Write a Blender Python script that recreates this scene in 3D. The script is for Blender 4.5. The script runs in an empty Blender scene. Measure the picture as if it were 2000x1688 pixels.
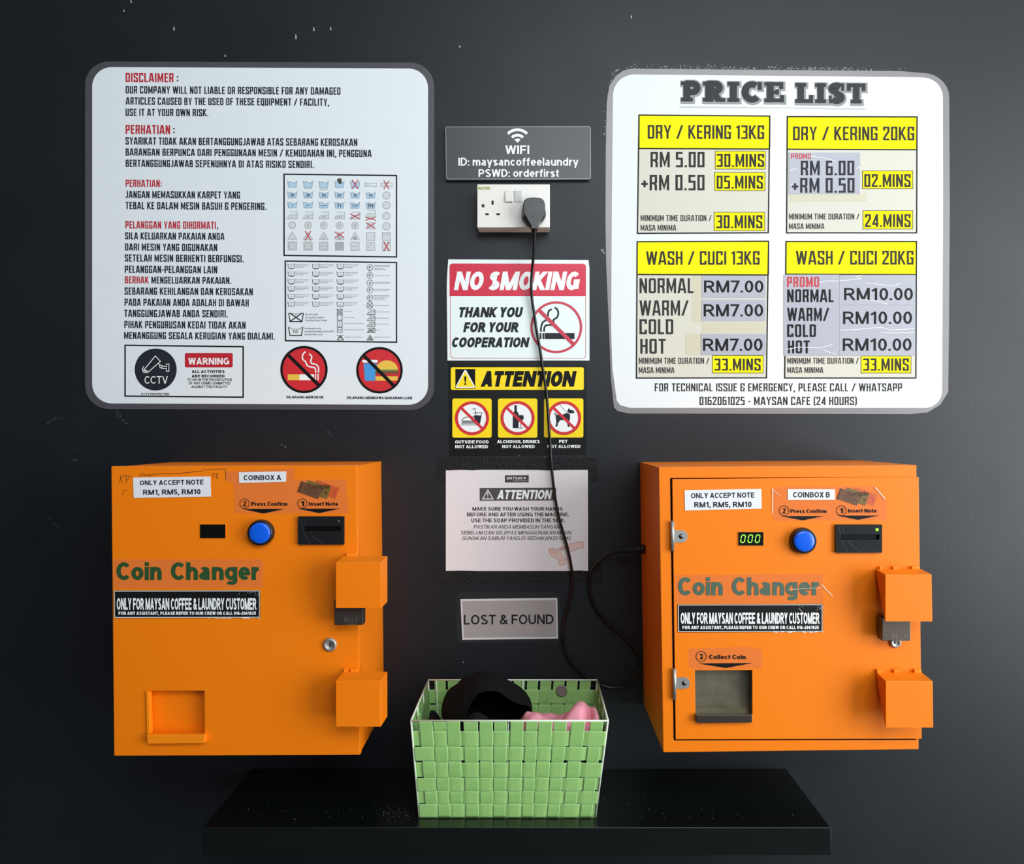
import bpy, bmesh, math, random
from mathutils import Vector
from mathutils.geometry import tessellate_polygon

SC = bpy.context.scene
COL = SC.collection
R = math.radians
random.seed(7)

# ------------------------------------------------------------------ camera
P = 0.00107          # metres on the wall per photo pixel
D = 1.60             # camera to wall
CX, CY, ZC = 1040.0, 845.0, 1.50

cam = bpy.data.cameras.new('camera')
camo = bpy.data.objects.new('camera', cam)
COL.objects.link(camo)
camo.location = (0, -D, ZC)
camo.rotation_euler = (R(90), 0, 0)
cam.sensor_fit = 'HORIZONTAL'
cam.sensor_width = 36.0
cam.lens = 36.0 * (D / P) / 2000.0
cam.shift_x = (1000 - CX) / 2000.0
cam.shift_y = -(844 - CY) / 2000.0
cam.clip_start = 0.02
SC.camera = camo

SC.view_settings.view_transform = 'Standard'
SC.view_settings.look = 'None'
SC.view_settings.gamma = 1
SC.view_settings.use_curve_mapping = False
SC.view_settings.exposure = 0.0

# ------------------------------------------------------------------ light
world = bpy.data.worlds.new('room_ambience')
SC.world = world
world.use_nodes = True
nt = world.node_tree
nt.nodes.clear()
tc = nt.nodes.new('ShaderNodeTexCoord')
dp = nt.nodes.new('ShaderNodeVectorMath'); dp.operation = 'DOT_PRODUCT'
dp.inputs[1].default_value = (0.95, -0.10, 0.50)
rp = nt.nodes.new('ShaderNodeValToRGB')
rp.color_ramp.elements[0].position = 0.0
rp.color_ramp.elements[0].color = (0.10, 0.10, 0.105, 1)
rp.color_ramp.elements[1].position = 0.75
rp.color_ramp.elements[1].color = (0.80, 0.90, 1.0, 1)
e = rp.color_ramp.elements.new(0.25); e.color = (0.30, 0.32, 0.34, 1)
bg = nt.nodes.new('ShaderNodeBackground'); bg.inputs[1].default_value = 0.70
wo = nt.nodes.new('ShaderNodeOutputWorld')
nt.links.new(tc.outputs['Generated'], dp.inputs[0])
nt.links.new(dp.outputs['Value'], rp.inputs[0])
nt.links.new(rp.outputs[0], bg.inputs[0])
nt.links.new(bg.outputs[0], wo.inputs[0])

def area(name, loc, target, sx, sy, power, color):
    l = bpy.data.lights.new(name, 'AREA')
    l.shape = 'RECTANGLE'; l.size = sx; l.size_y = sy
    l.energy = power; l.color = color
    o = bpy.data.objects.new(name, l)
    COL.objects.link(o)
    o.location = loc
    o.rotation_euler = (Vector(target) - Vector(loc)).to_track_quat('-Z', 'Y').to_euler()
    return o

area('shopfront_daylight', (3.0, -2.1, 1.62), (0.1, 0, 1.40), 1.8, 2.7, 128, (0.93, 0.975, 1.0))
area('ceiling_fill', (0.75, -2.7, 2.95), (0.1, 0, 1.2), 2.0, 1.2, 48, (0.92, 0.97, 1.0))  # unseen soft panel added overhead behind the camera as frontal fill

# ------------------------------------------------------------------ materials
def lin(c):
    c /= 255.0
    return c / 12.92 if c <= 0.04045 else ((c + 0.055) / 1.055) ** 2.4
def srgb(r, g, b): return (lin(r), lin(g), lin(b), 1)

MATS = {}
def mat(name, rgb, rough=0.5, metal=0.0, spec=0.5, bump=0.0, bscale=300.0, var=0.0, vscale=20.0, emit=0.0, coat=0.0, rvar=0.0):
    if name in MATS: return MATS[name]
    m = bpy.data.materials.new(name); m.use_nodes = True
    n = m.node_tree; b = n.nodes['Principled BSDF']
    col = srgb(*rgb)
    b.inputs['Base Color'].default_value = col
    b.inputs['Roughness'].default_value = rough
    b.inputs['Metallic'].default_value = metal
    b.inputs['Specular IOR Level'].default_value = spec
    b.inputs['Coat Weight'].default_value = coat
    b.inputs['Coat Roughness'].default_value = 0.08
    if emit:
        b.inputs['Emission Color'].default_value = col
        b.inputs['Emission Strength'].default_value = emit
    if bump or var or rvar:
        t = n.nodes.new('ShaderNodeTexCoord')
    if var:
        z = n.nodes.new('ShaderNodeTexNoise'); z.inputs['Scale'].default_value = vscale; z.inputs['Detail'].default_value = 6
        x = n.nodes.new('ShaderNodeMix'); x.data_type = 'RGBA'
        x.inputs[6].default_value = tuple(v * (1 - var) for v in col[:3]) + (1,)
        x.inputs[7].default_value = tuple(min(1, v * (1 + var)) for v in col[:3]) + (1,)
        n.links.new(t.outputs['Object'], z.inputs['Vector'])
        n.links.new(z.outputs['Fac'], x.inputs[0]); n.links.new(x.outputs[2], b.inputs['Base Color'])
    if rvar:
        z = n.nodes.new('ShaderNodeTexNoise'); z.inputs['Scale'].default_value = vscale; z.inputs['Detail'].default_value = 5
        q = n.nodes.new('ShaderNodeMapRange')
        q.inputs[3].default_value = rough - rvar; q.inputs[4].default_value = rough + rvar
        n.links.new(t.outputs['Object'], z.inputs['Vector'])
        n.links.new(z.outputs['Fac'], q.inputs[0]); n.links.new(q.outputs[0], b.inputs['Roughness'])
    if bump:
        z = n.nodes.new('ShaderNodeTexNoise'); z.inputs['Scale'].default_value = bscale; z.inputs['Detail'].default_value = 3
        k = n.nodes.new('ShaderNodeBump'); k.inputs['Strength'].default_value = bump; k.inputs['Distance'].default_value = 0.002
        n.links.new(t.outputs['Object'], z.inputs['Vector'])
        n.links.new(z.outputs['Fac'], k.inputs['Height']); n.links.new(k.outputs[0], b.inputs['Normal'])
    MATS[name] = m
    return m

def film(name, tint, amount, rough=0.12):
    """clear adhesive film: mostly see-through, a little gloss, a little milk"""
    m = bpy.data.materials.new(name); m.use_nodes = True
    n = m.node_tree; n.nodes.clear()
    o = n.nodes.new('ShaderNodeOutputMaterial'); mx = n.nodes.new('ShaderNodeMixShader')
    tr = n.nodes.new('ShaderNodeBsdfTransparent'); pb = n.nodes.new('ShaderNodeBsdfPrincipled')
    pb.inputs['Base Color'].default_value = srgb(*tint); pb.inputs['Roughness'].default_value = rough
    mx.inputs[0].default_value = amount
    n.links.new(tr.outputs[0], mx.inputs[1]); n.links.new(pb.outputs[0], mx.inputs[2])
    n.links.new(mx.outputs[0], o.inputs[0])
    MATS[name] = m
    return m

mat('wall_paint', (19, 23, 29), 0.47, spec=0.42, bump=0.10, bscale=160, var=0.10, vscale=5, rvar=0.07)
mat('floor_tile', (70, 68, 66), 0.5, var=0.1)
mat('shelf_laminate', (12, 17, 16), 0.2, var=0.1, vscale=12, coat=0.0)
mat('orange_paint', (241, 124, 5), 0.45, spec=0.3, bump=0.16, bscale=800)
mat('orange_edge', (246, 136, 16), 0.45, spec=0.3, bump=0.12, bscale=800)
mat('gap_shade', (22, 10, 4), 0.8)  # near-black brown: shade of the door gap put into the colour
mat('poster_white', (226, 232, 234), 0.42, spec=0.35, var=0.025, vscale=30, bump=0.05, bscale=60)
mat('poster_white_right', (226, 230, 230), 0.5, spec=0.25, bump=0.04, bscale=40)
mat('laminate_edge_dark', (78, 77, 82), 0.3, var=0.05, vscale=30)
mat('laminate_edge_light', (134, 131, 132), 0.3, var=0.05, vscale=30)
mat('ink', (34, 38, 46), 0.55, spec=0.25)
mat('ink_soft', (70, 72, 70), 0.5)
mat('ink_black', (14, 14, 16), 0.55, spec=0.2)
mat('ink_red', (186, 38, 52), 0.5)
mat('ink_fade', (112, 118, 122), 0.5)
mat('ink_mist', (176, 180, 178), 0.5)
mat('tub_blue', (176, 206, 226), 0.5)
mat('tub_line', (132, 154, 174), 0.5)
mat('icon_grey', (168, 172, 174), 0.5)
mat('icon_fill', (208, 212, 212), 0.5)
mat('sign_red', (206, 38, 46), 0.45)
mat('warning_red', (188, 34, 48), 0.45)
mat('crimson', (205, 30, 62), 0.4)
mat('crimson_line', (196, 52, 74), 0.4)
mat('white_print', (240, 242, 240), 0.45)
mat('paper_white', (226, 226, 228), 0.55, var=0.02, vscale=25, bump=0.05, bscale=30)
mat('sticker_white', (230, 240, 236), 0.35, bump=0.05, bscale=25)
mat('cola_blue', (66, 150, 214), 0.5)
mat('food_yellow', (232, 190, 70), 0.5)
mat('food_brown', (120, 70, 40), 0.5)
mat('food_green', (90, 150, 70), 0.5)
mat('yellow', (250, 236, 0), 0.6, spec=0.15)
mat('yellow_warm', (250, 218, 8), 0.4)
mat('beige', (205, 202, 186), 0.5)
mat('beige_old', (198, 192, 166), 0.45)
mat('slip_grey', (168, 168, 178), 0.38, var=0.03, vscale=40)
mat('charcoal_print', (50, 47, 46), 0.6, spec=0.2)
mat('heading_grey', (56, 56, 58), 0.6, spec=0.2)
mat('heading_rim', (140, 140, 141), 0.45)
mat('underline_grey', (186, 188, 188), 0.45)
mat('acrylic_dark', (58, 58, 64), 0.36, var=0.06, vscale=12)
mat('acrylic_edge', (140, 142, 148), 0.25)
mat('socket_white', (226, 222, 214), 0.32, spec=0.5)
mat('socket_side_shade', (228, 220, 200), 0.4)  # same plastic; beige of shade, lifted for floor bounce, put into the colour
mat('socket_hole', (12, 12, 12), 0.7)
mat('switch_grey', (196, 194, 192), 0.35)
mat('old_label', (222, 222, 180), 0.6)
mat('pencil', (96, 96, 66), 0.7)
mat('black_plastic', (20, 21, 23), 0.28, spec=0.5)
mat('cable_black', (12, 13, 13), 0.3)
mat('sticker_black', (20, 20, 21), 0.28)
mat('rough_tape', (19, 19, 20), 0.6, spec=0.3, bump=1.0, bscale=220, var=0.55, vscale=220)
mat('banner_grey', (74, 72, 70), 0.5)
mat('logo_brown', (62, 56, 50), 0.5)
mat('hand_pink', (224, 196, 186), 0.6)
mat('hand_line', (176, 124, 112), 0.6)
mat('notice_paper', (226, 221, 222), 0.5, var=0.02, vscale=9)
mat('grey_card', (176, 171, 169), 0.35, var=0.05, vscale=20)
mat('steel', (176, 174, 168), 0.45, metal=0.75, bump=0.05, bscale=500)
mat('steel_dark', (96, 96, 96), 0.35, metal=1.0)
mat('padlock_bronze', (96, 86, 78), 0.42, metal=0.85, bump=0.1, bscale=300)
mat('padlock_mark', (112, 103, 94), 0.5, metal=0.6)
mat('tray_steel', (132, 126, 108), 0.42, metal=0.85, var=0.6, vscale=26)
mat('tray_lip', (110, 100, 92), 0.3, metal=0.9)
mat('display_black', (8, 8, 8), 0.18)
mat('digit_green', (150, 255, 70), 0.4, emit=1.3)
mat('status_green', (130, 255, 40), 0.4, emit=1.8)
mat('acceptor_black', (26, 27, 29), 0.22)
mat('acceptor_line', (58, 60, 62), 0.3)
mat('button_blue', (10, 92, 220), 0.2, spec=0.6)
mat('coin_green', (36, 76, 38), 0.5)
mat('coin_green_glare', (72, 96, 78), 0.5)  # same green paled: glare of the clear film put into the colour
mat('marker', (70, 36, 10), 0.6)
mat('note_brown', (104, 66, 38), 0.5)
mat('note_green', (112, 88, 34), 0.5)
mat('note_red', (196, 82, 30), 0.5)
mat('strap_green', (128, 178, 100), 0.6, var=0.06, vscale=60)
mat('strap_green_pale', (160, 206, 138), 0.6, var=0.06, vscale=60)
mat('wire_white', (214, 226, 204), 0.4)
mat('rivet_steel', (158, 146, 140), 0.45, metal=0.45)
mat('black_cloth', (11, 11, 12), 0.9, spec=0.15, bump=0.25, bscale=600)
mat('grey_cloth', (24, 24, 25), 0.9, spec=0.15)
mat('pink_cloth', (238, 160, 174), 0.9, spec=0.15, bump=0.3, bscale=500, var=0.04, vscale=60)
mat('chip_white', (176, 178, 178), 0.7)
mat('scuff', (47, 50, 54), 0.6)
mat('crumb', (104, 102, 98), 0.8)
film('film_clear', (222, 142, 100), 0.13, 0.25)
film('film_glossy', (90, 94, 92), 0.06, 0.10)
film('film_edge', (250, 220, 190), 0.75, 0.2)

# ------------------------------------------------------------------ objects
def W(x, y, d=0.0):
    k = D / (D - d)
    return Vector(((x - CX) * P / k, -d, ZC + (CY - y) * P / k))

LOC = {}
def thing(name, label, cat, loc, group=None):
    o = bpy.data.objects.new(name, None)
    o.empty_display_size = 0.05
    COL.objects.link(o); o.location = loc
    o['label'] = label; o['category'] = cat
    if group: o['group'] = group
    LOC[o.name] = Vector(loc)
    return o

class MB:
    """collects faces in world space, builds ONE mesh object"""
    def __init__(s): s.n = 0; s.v = []; s.f = []; s.m = []; s.ms = []; s.smooth = []
    def mi(s, m):
        if m not in s.ms: s.ms.append(m)
        return s.ms.index(m)
    def face(s, pts, m, smooth=False):
        b = len(s.v); s.v += [Vector(p) for p in pts]
        s.f.append(list(range(b, b + len(pts)))); s.m.append(s.mi(m)); s.smooth.append(smooth)
    def grid(s, rows, m, cu=False, cv=False, smooth=True):
        b = len(s.v); nr = len(rows); nc = len(rows[0])
        for r in rows: s.v += [Vector(p) for p in r]
        for i in range(nr if cv else nr - 1):
            for j in range(nc if cu else nc - 1):
                i2 = (i + 1) % nr; j2 = (j + 1) % nc
                s.f.append([b + i * nc + j, b + i * nc + j2, b + i2 * nc + j2, b + i2 * nc + j]); s.m.append(s.mi(m)); s.smooth.append(smooth)
    # ---- solids
    def hexa(s, q0, q1, m):
        """box between two quads (front q0, back q1) in the same order"""
        b = len(s.v); s.v += [Vector(p) for p in list(q0) + list(q1)]
        for f in ([0, 1, 2, 3], [7, 6, 5, 4], [0, 4, 5, 1], [1, 5, 6, 2], [2, 6, 7, 3], [3, 7, 4, 0]):
            s.f.append([b + i for i in f]); s.m.append(s.mi(m)); s.smooth.append(False)
    def slab(s, pts, d1, th, m, side=None):
        """outline in photo pixels at depth d1 (front), th thick towards the wall"""
        fr = [W(x, y, d1) for x, y in pts]
        bk = [p + Vector((0, th, 0)) for p in fr]
        for t in tessellate_polygon([fr]): s.face([fr[i] for i in t], m)
        for t in tessellate_polygon([bk]): s.face([bk[i] for i in t], side or m)
        n = len(fr)
        for i in range(n):
            j = (i + 1) % n
            s.face([fr[i], fr[j], bk[j], bk[i]], side or m)
    def box(s, x0, y0, x1, y1, d1, th, m, side=None): s.slab([(x0, y0), (x1, y0), (x1, y1), (x0, y1)], d1, th, m, side)
    def lathe(s, x, y, d, prof, m, n=40, smooth=True):
        """profile (radius px, depth offset m) turned about the axis into the wall"""
        c = W(x, y, d); k = D / (D - d)
        rows = [[c + Vector((math.cos(2 * math.pi * j / n) * r * P / k, -o, math.sin(2 * math.pi * j / n) * r * P / k)) for j in range(n)] for r, o in prof]
        s.grid(rows, m, cu=True, smooth=smooth)
    def tube(s, pts, r, m, n=10, caps=True):
        pts = [Vector(p) for p in pts]; rows = []
        up = Vector((0.13, 1, 0.21)).normalized(); prev = None
        for i, p in enumerate(pts):
            t = (pts[min(i + 1, len(pts) - 1)] - pts[max(i - 1, 0)]).normalized()
            a = (prev - t * prev.dot(t)) if prev is not None else (up - t * up.dot(t))
            if a.length < 1e-6: a = t.orthogonal()
            a.normalize(); prev = a; bb = t.cross(a)
            rr = r[i] if isinstance(r, (list, tuple)) else r
            rows.append([p + (a * math.cos(2 * math.pi * j / n) + bb * math.sin(2 * math.pi * j / n)) * rr for j in range(n)])
        s.grid(rows, m, cu=True)
        if caps:
            s.face(rows[0][::-1], m); s.face(rows[-1], m)
    # ---- flat print (photo pixels at depth d, layer z)
    def flat(s, pts, m, d, z=0, holes=()):
        s.n = (s.n + 1) % 23
        dd = d + 0.00012 * z + s.n * 3.5e-6
        loops = [[W(x, y, d) for x, y in pts]] + [[W(x, y, d) for x, y in h] for h in holes]
        al = [p for l in loops for p in l]
        for p in al: p.y = -dd
        if not holes and len(pts) <= 4:
            s.face(al, m); return
        for t in tessellate_polygon(loops): s.face([al[i] for i in t], m)
    def build(s, name, parent=None, root=None, bevel=0.0, label=None, weld=True, seg=2, angle=30):
        me = bpy.data.meshes.new(name)
        off = LOC[(root or parent).name] if (root or parent) else Vector((0, 0, 0))
        me.from_pydata([v - off for v in s.v], [], s.f)
        for m in s.ms: me.materials.append(MATS[m])
        me.polygons.foreach_set('material_index', s.m)
        me.polygons.foreach_set('use_smooth', s.smooth)
        if weld or bevel:
            bm = bmesh.new(); bm.from_mesh(me)
            bmesh.ops.remove_doubles(bm, verts=bm.verts, dist=2e-6)
            if bevel:
                bmesh.ops.recalc_face_normals(bm, faces=bm.faces)
                ed = [e for e in bm.edges if len(e.link_faces) == 2 and e.calc_face_angle(0) > R(angle)]
                bmesh.ops.bevel(bm, geom=ed, offset=bevel, segments=seg, profile=0.6, affect='EDGES', clamp_overlap=True)
            else:
                bmesh.ops.recalc_face_normals(bm, faces=bm.faces)
            bm.to_mesh(me); bm.free()
        me.update()
        o = bpy.data.objects.new(name, me); COL.objects.link(o)
        if parent is not None: o.parent = parent
        if root is not None or parent is not None: LOC[o.name] = off
        if label: o['label'] = label
        return o

def rrect(x0, y0, x1, y1, r, n=8):
    o = []
    for cx, cy, a in ((x1 - r, y0 + r, -90), (x1 - r, y1 - r, 0), (x0 + r, y1 - r, 90), (x0 + r, y0 + r, 180)):
        for i in range(n + 1):
            t = R(a + 90 * i / n); o.append((cx + r * math.cos(t), cy + r * math.sin(t)))
    return o
def disc(x, y, r, n=48, ry=None): return [(x + r * math.cos(2 * math.pi * i / n), y + (ry or r) * math.sin(2 * math.pi * i / n)) for i in range(n)]
def arc(cx, cy, rx, ry, a0, a1, n=None):
    n = n or max(3, int(abs(a1 - a0) / 15))
    return [(cx + rx * math.cos(R(a0 + (a1 - a0) * i / n)), cy + ry * math.sin(R(a0 + (a1 - a0) * i / n))) for i in range(n + 1)]

def stroke(pts, t, closed=False, ext=0.0):
    """quads of a constant-width stroke with mitred joins"""
    P_ = [Vector(p[:2]) for p in pts]
    q = [P_[0]]
    for p in P_[1:]:
        if (p - q[-1]).length > 1e-6: q.append(p)
    if closed and (q[0] - q[-1]).length < 1e-6: q.pop()
    n = len(q)
    if n < 2: return []
    if ext and not closed:
        q[0] = q[0] - (q[1] - q[0]).normalized() * ext
        q[-1] = q[-1] + (q[-1] - q[-2]).normalized() * ext
    L = []; Rr = []
    for i in range(n):
        a = q[i] - q[i - 1] if (i > 0 or closed) else q[1] - q[0]
        b = q[(i + 1) % n] - q[i] if (i < n - 1 or closed) else q[-1] - q[-2]
        a = a.normalized(); b = b.normalized()
        na = Vector((-a.y, a.x)); nb = Vector((-b.y, b.x))
        m = na + nb
        if m.length < 1e-4: m = na
        m.normalize(); c = max(0.38, m.dot(na))
        m = m * (t / 2 / c)
        L.append(q[i] + m); Rr.append(q[i] - m)
    for E in (L, Rr):          # where the bend is tighter than the pen, pinch the inner edge
        for i in range(n if closed else n - 1):
            j = (i + 1) % n
            if (E[j] - E[i]).dot(q[j] - q[i]) < 0:
                c = (E[i] + E[j]) / 2; E[i] = c; E[j] = c.copy()
    out = []
    for i in range(n if closed else n - 1):
        j = (i + 1) % n
        out.append([tuple(L[i]), tuple(L[j]), tuple(Rr[j]), tuple(Rr[i])])
    return out

def clip_y(poly, lo, hi):
    for s, lim in ((1, lo), (-1, -hi)):
        o = []
        for i in range(len(poly)):
            a = poly[i]; b = poly[(i + 1) % len(poly)]
            da = s * a[1] - lim; db = s * b[1] - lim
            if da >= 0: o.append(a)
            if (da >= 0) != (db >= 0):
                u = da / (da - db); o.append((a[0] + (b[0] - a[0]) * u, a[1] + (b[1] - a[1]) * u))
        poly = o
        if len(poly) < 3: return []
    return poly

# ------------------------------------------------------------------ lettering
def bowl(x0, x1, y0, y1):
    r = (y1 - y0) / 2; rx = min(r * 1.0, (x1 - x0) * 0.62)
    return [(x0, y1)] + arc(x1 - rx, (y0 + y1) / 2, rx, r, 90, -90, 10) + [(x0, y0)]

def sans(t):
    h = t / 2; u = 1 - h; X = 0.74; xu = X - h
    e_ = max(0.0, t - .17); mw = .84 + 2.2 * e_; nw = .70 + 1.3 * e_; ww = .98 + 1.8 * e_
    def vl(x, a=0, b=1): return ([(x, a), (x, b)], '')
    def bowlL(w): return arc(w / 2, X / 2, w / 2 - h, X / 2 - h, 0, 360, 24)
    G = {}
    G['A'] = (.74, [([(h * .9, 0), (.37, 1.0)], 'x'), ([(.74 - h * .9, 0), (.37, 1.0)], 'x'), ([(.15, .28), (.59, .28)], '')])
    G['B'] = (.68, [vl(h), (bowl(h, .64 - h, .53, u), ''), (bowl(h, .68 - h, h, .53), '')])
    G['C'] = (.68, [(arc(.37, .5, .37 - h, .5 - h, 42, 318, 20), '')])
    G['D'] = (.71, [vl(h), (bowl(h, .71 - h, h, u), '')])
    G['E'] = (.62, [([(.61, u), (h, u), (h, h), (.62, h)], ''), ([(h, .52), (.58, .52)], '')])
    G['F'] = (.57, [([(.57, u), (h, u), (h, 0)], ''), ([(h, .49), (.52, .49)], '')])
    G['G'] = (.77, [(arc(.38, .5, .38 - h, .5 - h, 45, 325, 20), ''), ([(.42, .46), (.77 - h, .46), (.77 - h, .06)], '')])
    G['H'] = (.70, [vl(h), vl(.70 - h), ([(h, .52), (.7 - h, .52)], '')])
    G['I'] = (t, [vl(h)])
    G['J'] = (.52, [([(.52 - h, 1)] + arc(.26, .26, .26 - h, .26 - h, 0, -170, 10), '')])
    G['K'] = (.70, [vl(h), ([(h, .38), (.60, 1)], 'x'), ([(.24, .56), (.62, 0)], 'x')])
    G['L'] = (.56, [([(h, 1), (h, h), (.56, h)], '')])
    G['M'] = (mw, [vl(h), vl(mw - h), ([(h * 1.1, 1), (mw / 2, 0)], 'x'), ([(mw - h * 1.1, 1), (mw / 2, 0)], 'x')])
    G['N'] = (nw, [vl(h), vl(nw - h), ([(h, 1), (nw - h, 0)], 'x')])
    G['O'] = (.78, [(arc(.39, .5, .39 - h, .5 - h, 0, 360, 28), 'c')])
    G['P'] = (.65, [vl(h), (bowl(h, .65 - h, .44, u), '')])
    G['Q'] = (.78, G['O'][1] + [([(.46, .28), (.76, -.02)], '')])
    G['R'] = (.71, [vl(h), (bowl(h, .67 - h, .46, u), ''), ([(.36, .46), (.66, 0)], 'x')])
    G['S'] = (.66, [(arc(.33, .745, .33 - h - .02, .255 - h, 28, 268, 14) + arc(.33, .26, .33 - h, .26 - h + .005, 88, -155, 14), '')])
    G['T'] = (.63, [([(0, u), (.63, u)], ''), vl(.315)])
    G['U'] = (.69, [([(h, 1)] + arc(.345, .34, .345 - h, .34 - h, 180, 360, 12) + [(.69 - h, 1)], '')])
    G['V'] = (.70, [([(h * .9, 1), (.35, 0)], 'x'), ([(.70 - h * .9, 1), (.35, 0)], 'x')])
    G['W'] = (.98, [([(h * .9, 1), (.26, 0)], 'x'), ([(.49, 1), (.26, 0)], 'x'), ([(.49, 1), (.72, 0)], 'x'), ([(.98 - h * .9, 1), (.72, 0)], 'x')])
    G['X'] = (.68, [([(h, 0), (.68 - h, 1)], 'x'), ([(h, 1), (.68 - h, 0)], 'x')])
    G['Y'] = (.68, [([(h, 1), (.34, .42), (.68 - h, 1)], 'x'), vl(.34, 0, .46)])
    G['Z'] = (.62, [([(.02, u), (.62, u)], ''), ([(0, h), (.62, h)], ''), ([(h, 0), (.62 - h, 1)], 'x')])
    o5 = (arc(.28, .5, .28 - h, .5 - h, 0, 360, 24), 'c')
    G['0'] = (.56, [o5])
    G['1'] = (.42, [vl(.30), ([(.04, .74), (.30, .92)], '')])
    G['2'] = (.56, [(arc(.28, .72, .28 - h, .28 - h, 165, -30, 12) + [(h, h), (.56, h)], '')])
    G['3'] = (.56, [(arc(.27, .75, .25 - h, .25 - h, 160, -90, 12), ''), (arc(.28, .265, .28 - h, .265 - h, 90, -165, 12), '')])
    G['4'] = (.58, [vl(.42), ([(0, .28), (.58, .28)], ''), ([(.06, .26), (.42, 1)], 'x')])
    G['5'] = (.56, [([(.52, u), (.12, u), (.08, .52)] + arc(.27, .32, .29 - h, .32 - h, 130, -155, 14), '')])
    G['6'] = (.56, [(arc(.28, .32, .28 - h, .32 - h, 0, 360, 20), 'c'), (arc(.36, .42, .36 - h, .58 - h, 180, 80, 10), '')])
    G['7'] = (.55, [([(0, u), (.54, u)], ''), ([(.50, 1 - h), (.18, 0)], 'x')])
    G['8'] = (.56, [(arc(.28, .75, .26 - h, .25 - h, 0, 360, 18), 'c'), (arc(.28, .27, .28 - h, .27 - h, 0, 360, 18), 'c')])
    G['9'] = (.56, [(arc(.28, .68, .28 - h, .32 - h, 0, 360, 20), 'c'), (arc(.20, .58, .36 - h, .58 - h, 0, -100, 10), '')])
    G['.'] = (t * 1.1, [([(h, 0), (h, t)], '')])
    G[','] = (t * 1.1, [([(h, t), (h, 0), (h * .4, -.16)], '')])
    G[':'] = (t * 1.1, [([(h, 0), (h, t)], ''), ([(h, .50), (h, .50 + t)], '')])
    G['!'] = (t * 1.1, [([(h, 0), (h, t * 1.1)], ''), ([(h, .32), (h, 1)], '')])
    G['-'] = (.32, [([(0, .38), (.32, .38)], '')])
    G['+'] = (.5, [([(0, .4), (.5, .4)], ''), ([(.25, .15), (.25, .65)], '')])
    G['/'] = (.4, [([(.06, 0), (.34, 1)], 'x')])
    G['&'] = (.72, [([(.70, .02), (.22, .64)] + arc(.33, .80, .15, .19 - h, 215, -35, 12) + [(.20, .46)] + arc(.28, .26, .27 - h, .26 - h, 140, 330, 12) + [(.66, .46)], '')])
    # lower case
    G['a'] = (.56, [(arc(.27, .55, .23 - h, X - .55 - h, 155, 0, 8) + [(.52 - h, 0)], ''), ([(.52 - h, .43), (.26, .41)] + arc(.24, .22, .24 - h, .21 - h, 100, 300, 10) + [(.52 - h, .20)], '')])
    G['b'] = (.60, [vl(h), (arc(.30, X / 2, .30 - h, X / 2 - h, 0, 360, 20), 'c')])
    G['c'] = (.55, [(arc(.29, X / 2, .29 - h, X / 2 - h, 45, 315, 16), '')])
    G['d'] = (.60, [vl(.60 - h), (arc(.30, X / 2, .30 - h, X / 2 - h, 0, 360, 20), 'c')])
    G['e'] = (.57, [([(h, X / 2), (.57 - h, X / 2)] + arc(.285, X / 2, .285 - h, X / 2 - h, 0, 315, 18), '')])
    G['f'] = (.38, [([(.16, 0), (.16, .78)] + arc(.33, .80, .17, .2 - h, 180, 85, 6), ''), ([(0, xu), (.36, xu)], '')])
    G['g'] = (.60, [(arc(.30, X / 2, .30 - h, X / 2 - h, 0, 360, 20), 'c'), ([(.60 - h, X), (.60 - h, -.05)] + arc(.31, -.06, .29 - h, .22 - h, 0, -150, 8), '')])
    G['h'] = (.57, [vl(h), ([(h, .42)] + arc(.30, .42, .27 - h, X - .42 - h, 160, 0, 8) + [(.57 - h, 0)], '')])
    G['i'] = (t, [vl(h, 0, X), ([(h, 1 - t), (h, 1)], '')])
    G['l'] = (t, [vl(h)])
    G['m'] = (.86, [vl(h, 0, X), ([(h, .42)] + arc(.26, .45, .23 - h, X - .45 - h, 160, 0, 8) + [(.43 + h * .5, 0)], ''), ([(.43 + h * .5, .42)] + arc(.62 + h * .2, .45, .24 - h * 1.2, X - .45 - h, 160, 0, 8) + [(.86 - h, 0)], '')])
    G['n'] = (.57, [vl(h, 0, X), ([(h, .42)] + arc(.30, .42, .27 - h, X - .42 - h, 160, 0, 8) + [(.57 - h, 0)], '')])
    G['o'] = (.60, [(arc(.30, X / 2, .30 - h, X / 2 - h, 0, 360, 22), 'c')])
    G['p'] = (.60, [vl(h, -.27, X), (arc(.30, X / 2, .30 - h, X / 2 - h, 0, 360, 20), 'c')])
    G['r'] = (.37, [vl(h, 0, X), ([(h, .42)] + arc(.34, .42, .31 - h, X - .42 - h, 165, 85, 6), '')])
    G['s'] = (.53, [(arc(.265, .55, .25 - h, .19 - h, 25, 265, 12) + arc(.265, .185, .265 - h, .19 - h, 85, -155, 12), '')])
    G['t'] = (.36, [([(.16, .95), (.16, .22)] + arc(.32, .2, .16, .2 - h, 180, 275, 6), ''), ([(0, xu), (.35, xu)], '')])
    G['u'] = (.57, [([(h, X), (h, .32)] + arc(.285, .29, .285 - h, .29 - h, 180, 350, 10), ''), vl(.57 - h, 0, X)])
    G['w'] = (.80, [([(h * .9, X), (.22, 0)], 'l'), ([(.40, X), (.22, 0)], 'l'), ([(.40, X), (.58, 0)], 'l'), ([(.80 - h * .9, X), (.58, 0)], 'l')])
    G['y'] = (.58, [([(h * .9, X), (.29, .02)], 'l'), ([(.58 - h * .9, X), (.22, -.27)], 'y')])
    G['x'] = (.54, [([(h, 0), (.54 - h, X)], 'l'), ([(h, X), (.54 - h, 0)], 'l')])
    G['v'] = (.56, [([(h * .9, X), (.28, 0)], 'l'), ([(.56 - h * .9, X), (.28, 0)], 'l')])
    G['k'] = (.56, [vl(h), ([(h, .26), (.48, X)], 'l'), ([(.2, .42), (.50, 0)], 'l')])
    return G

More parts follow.
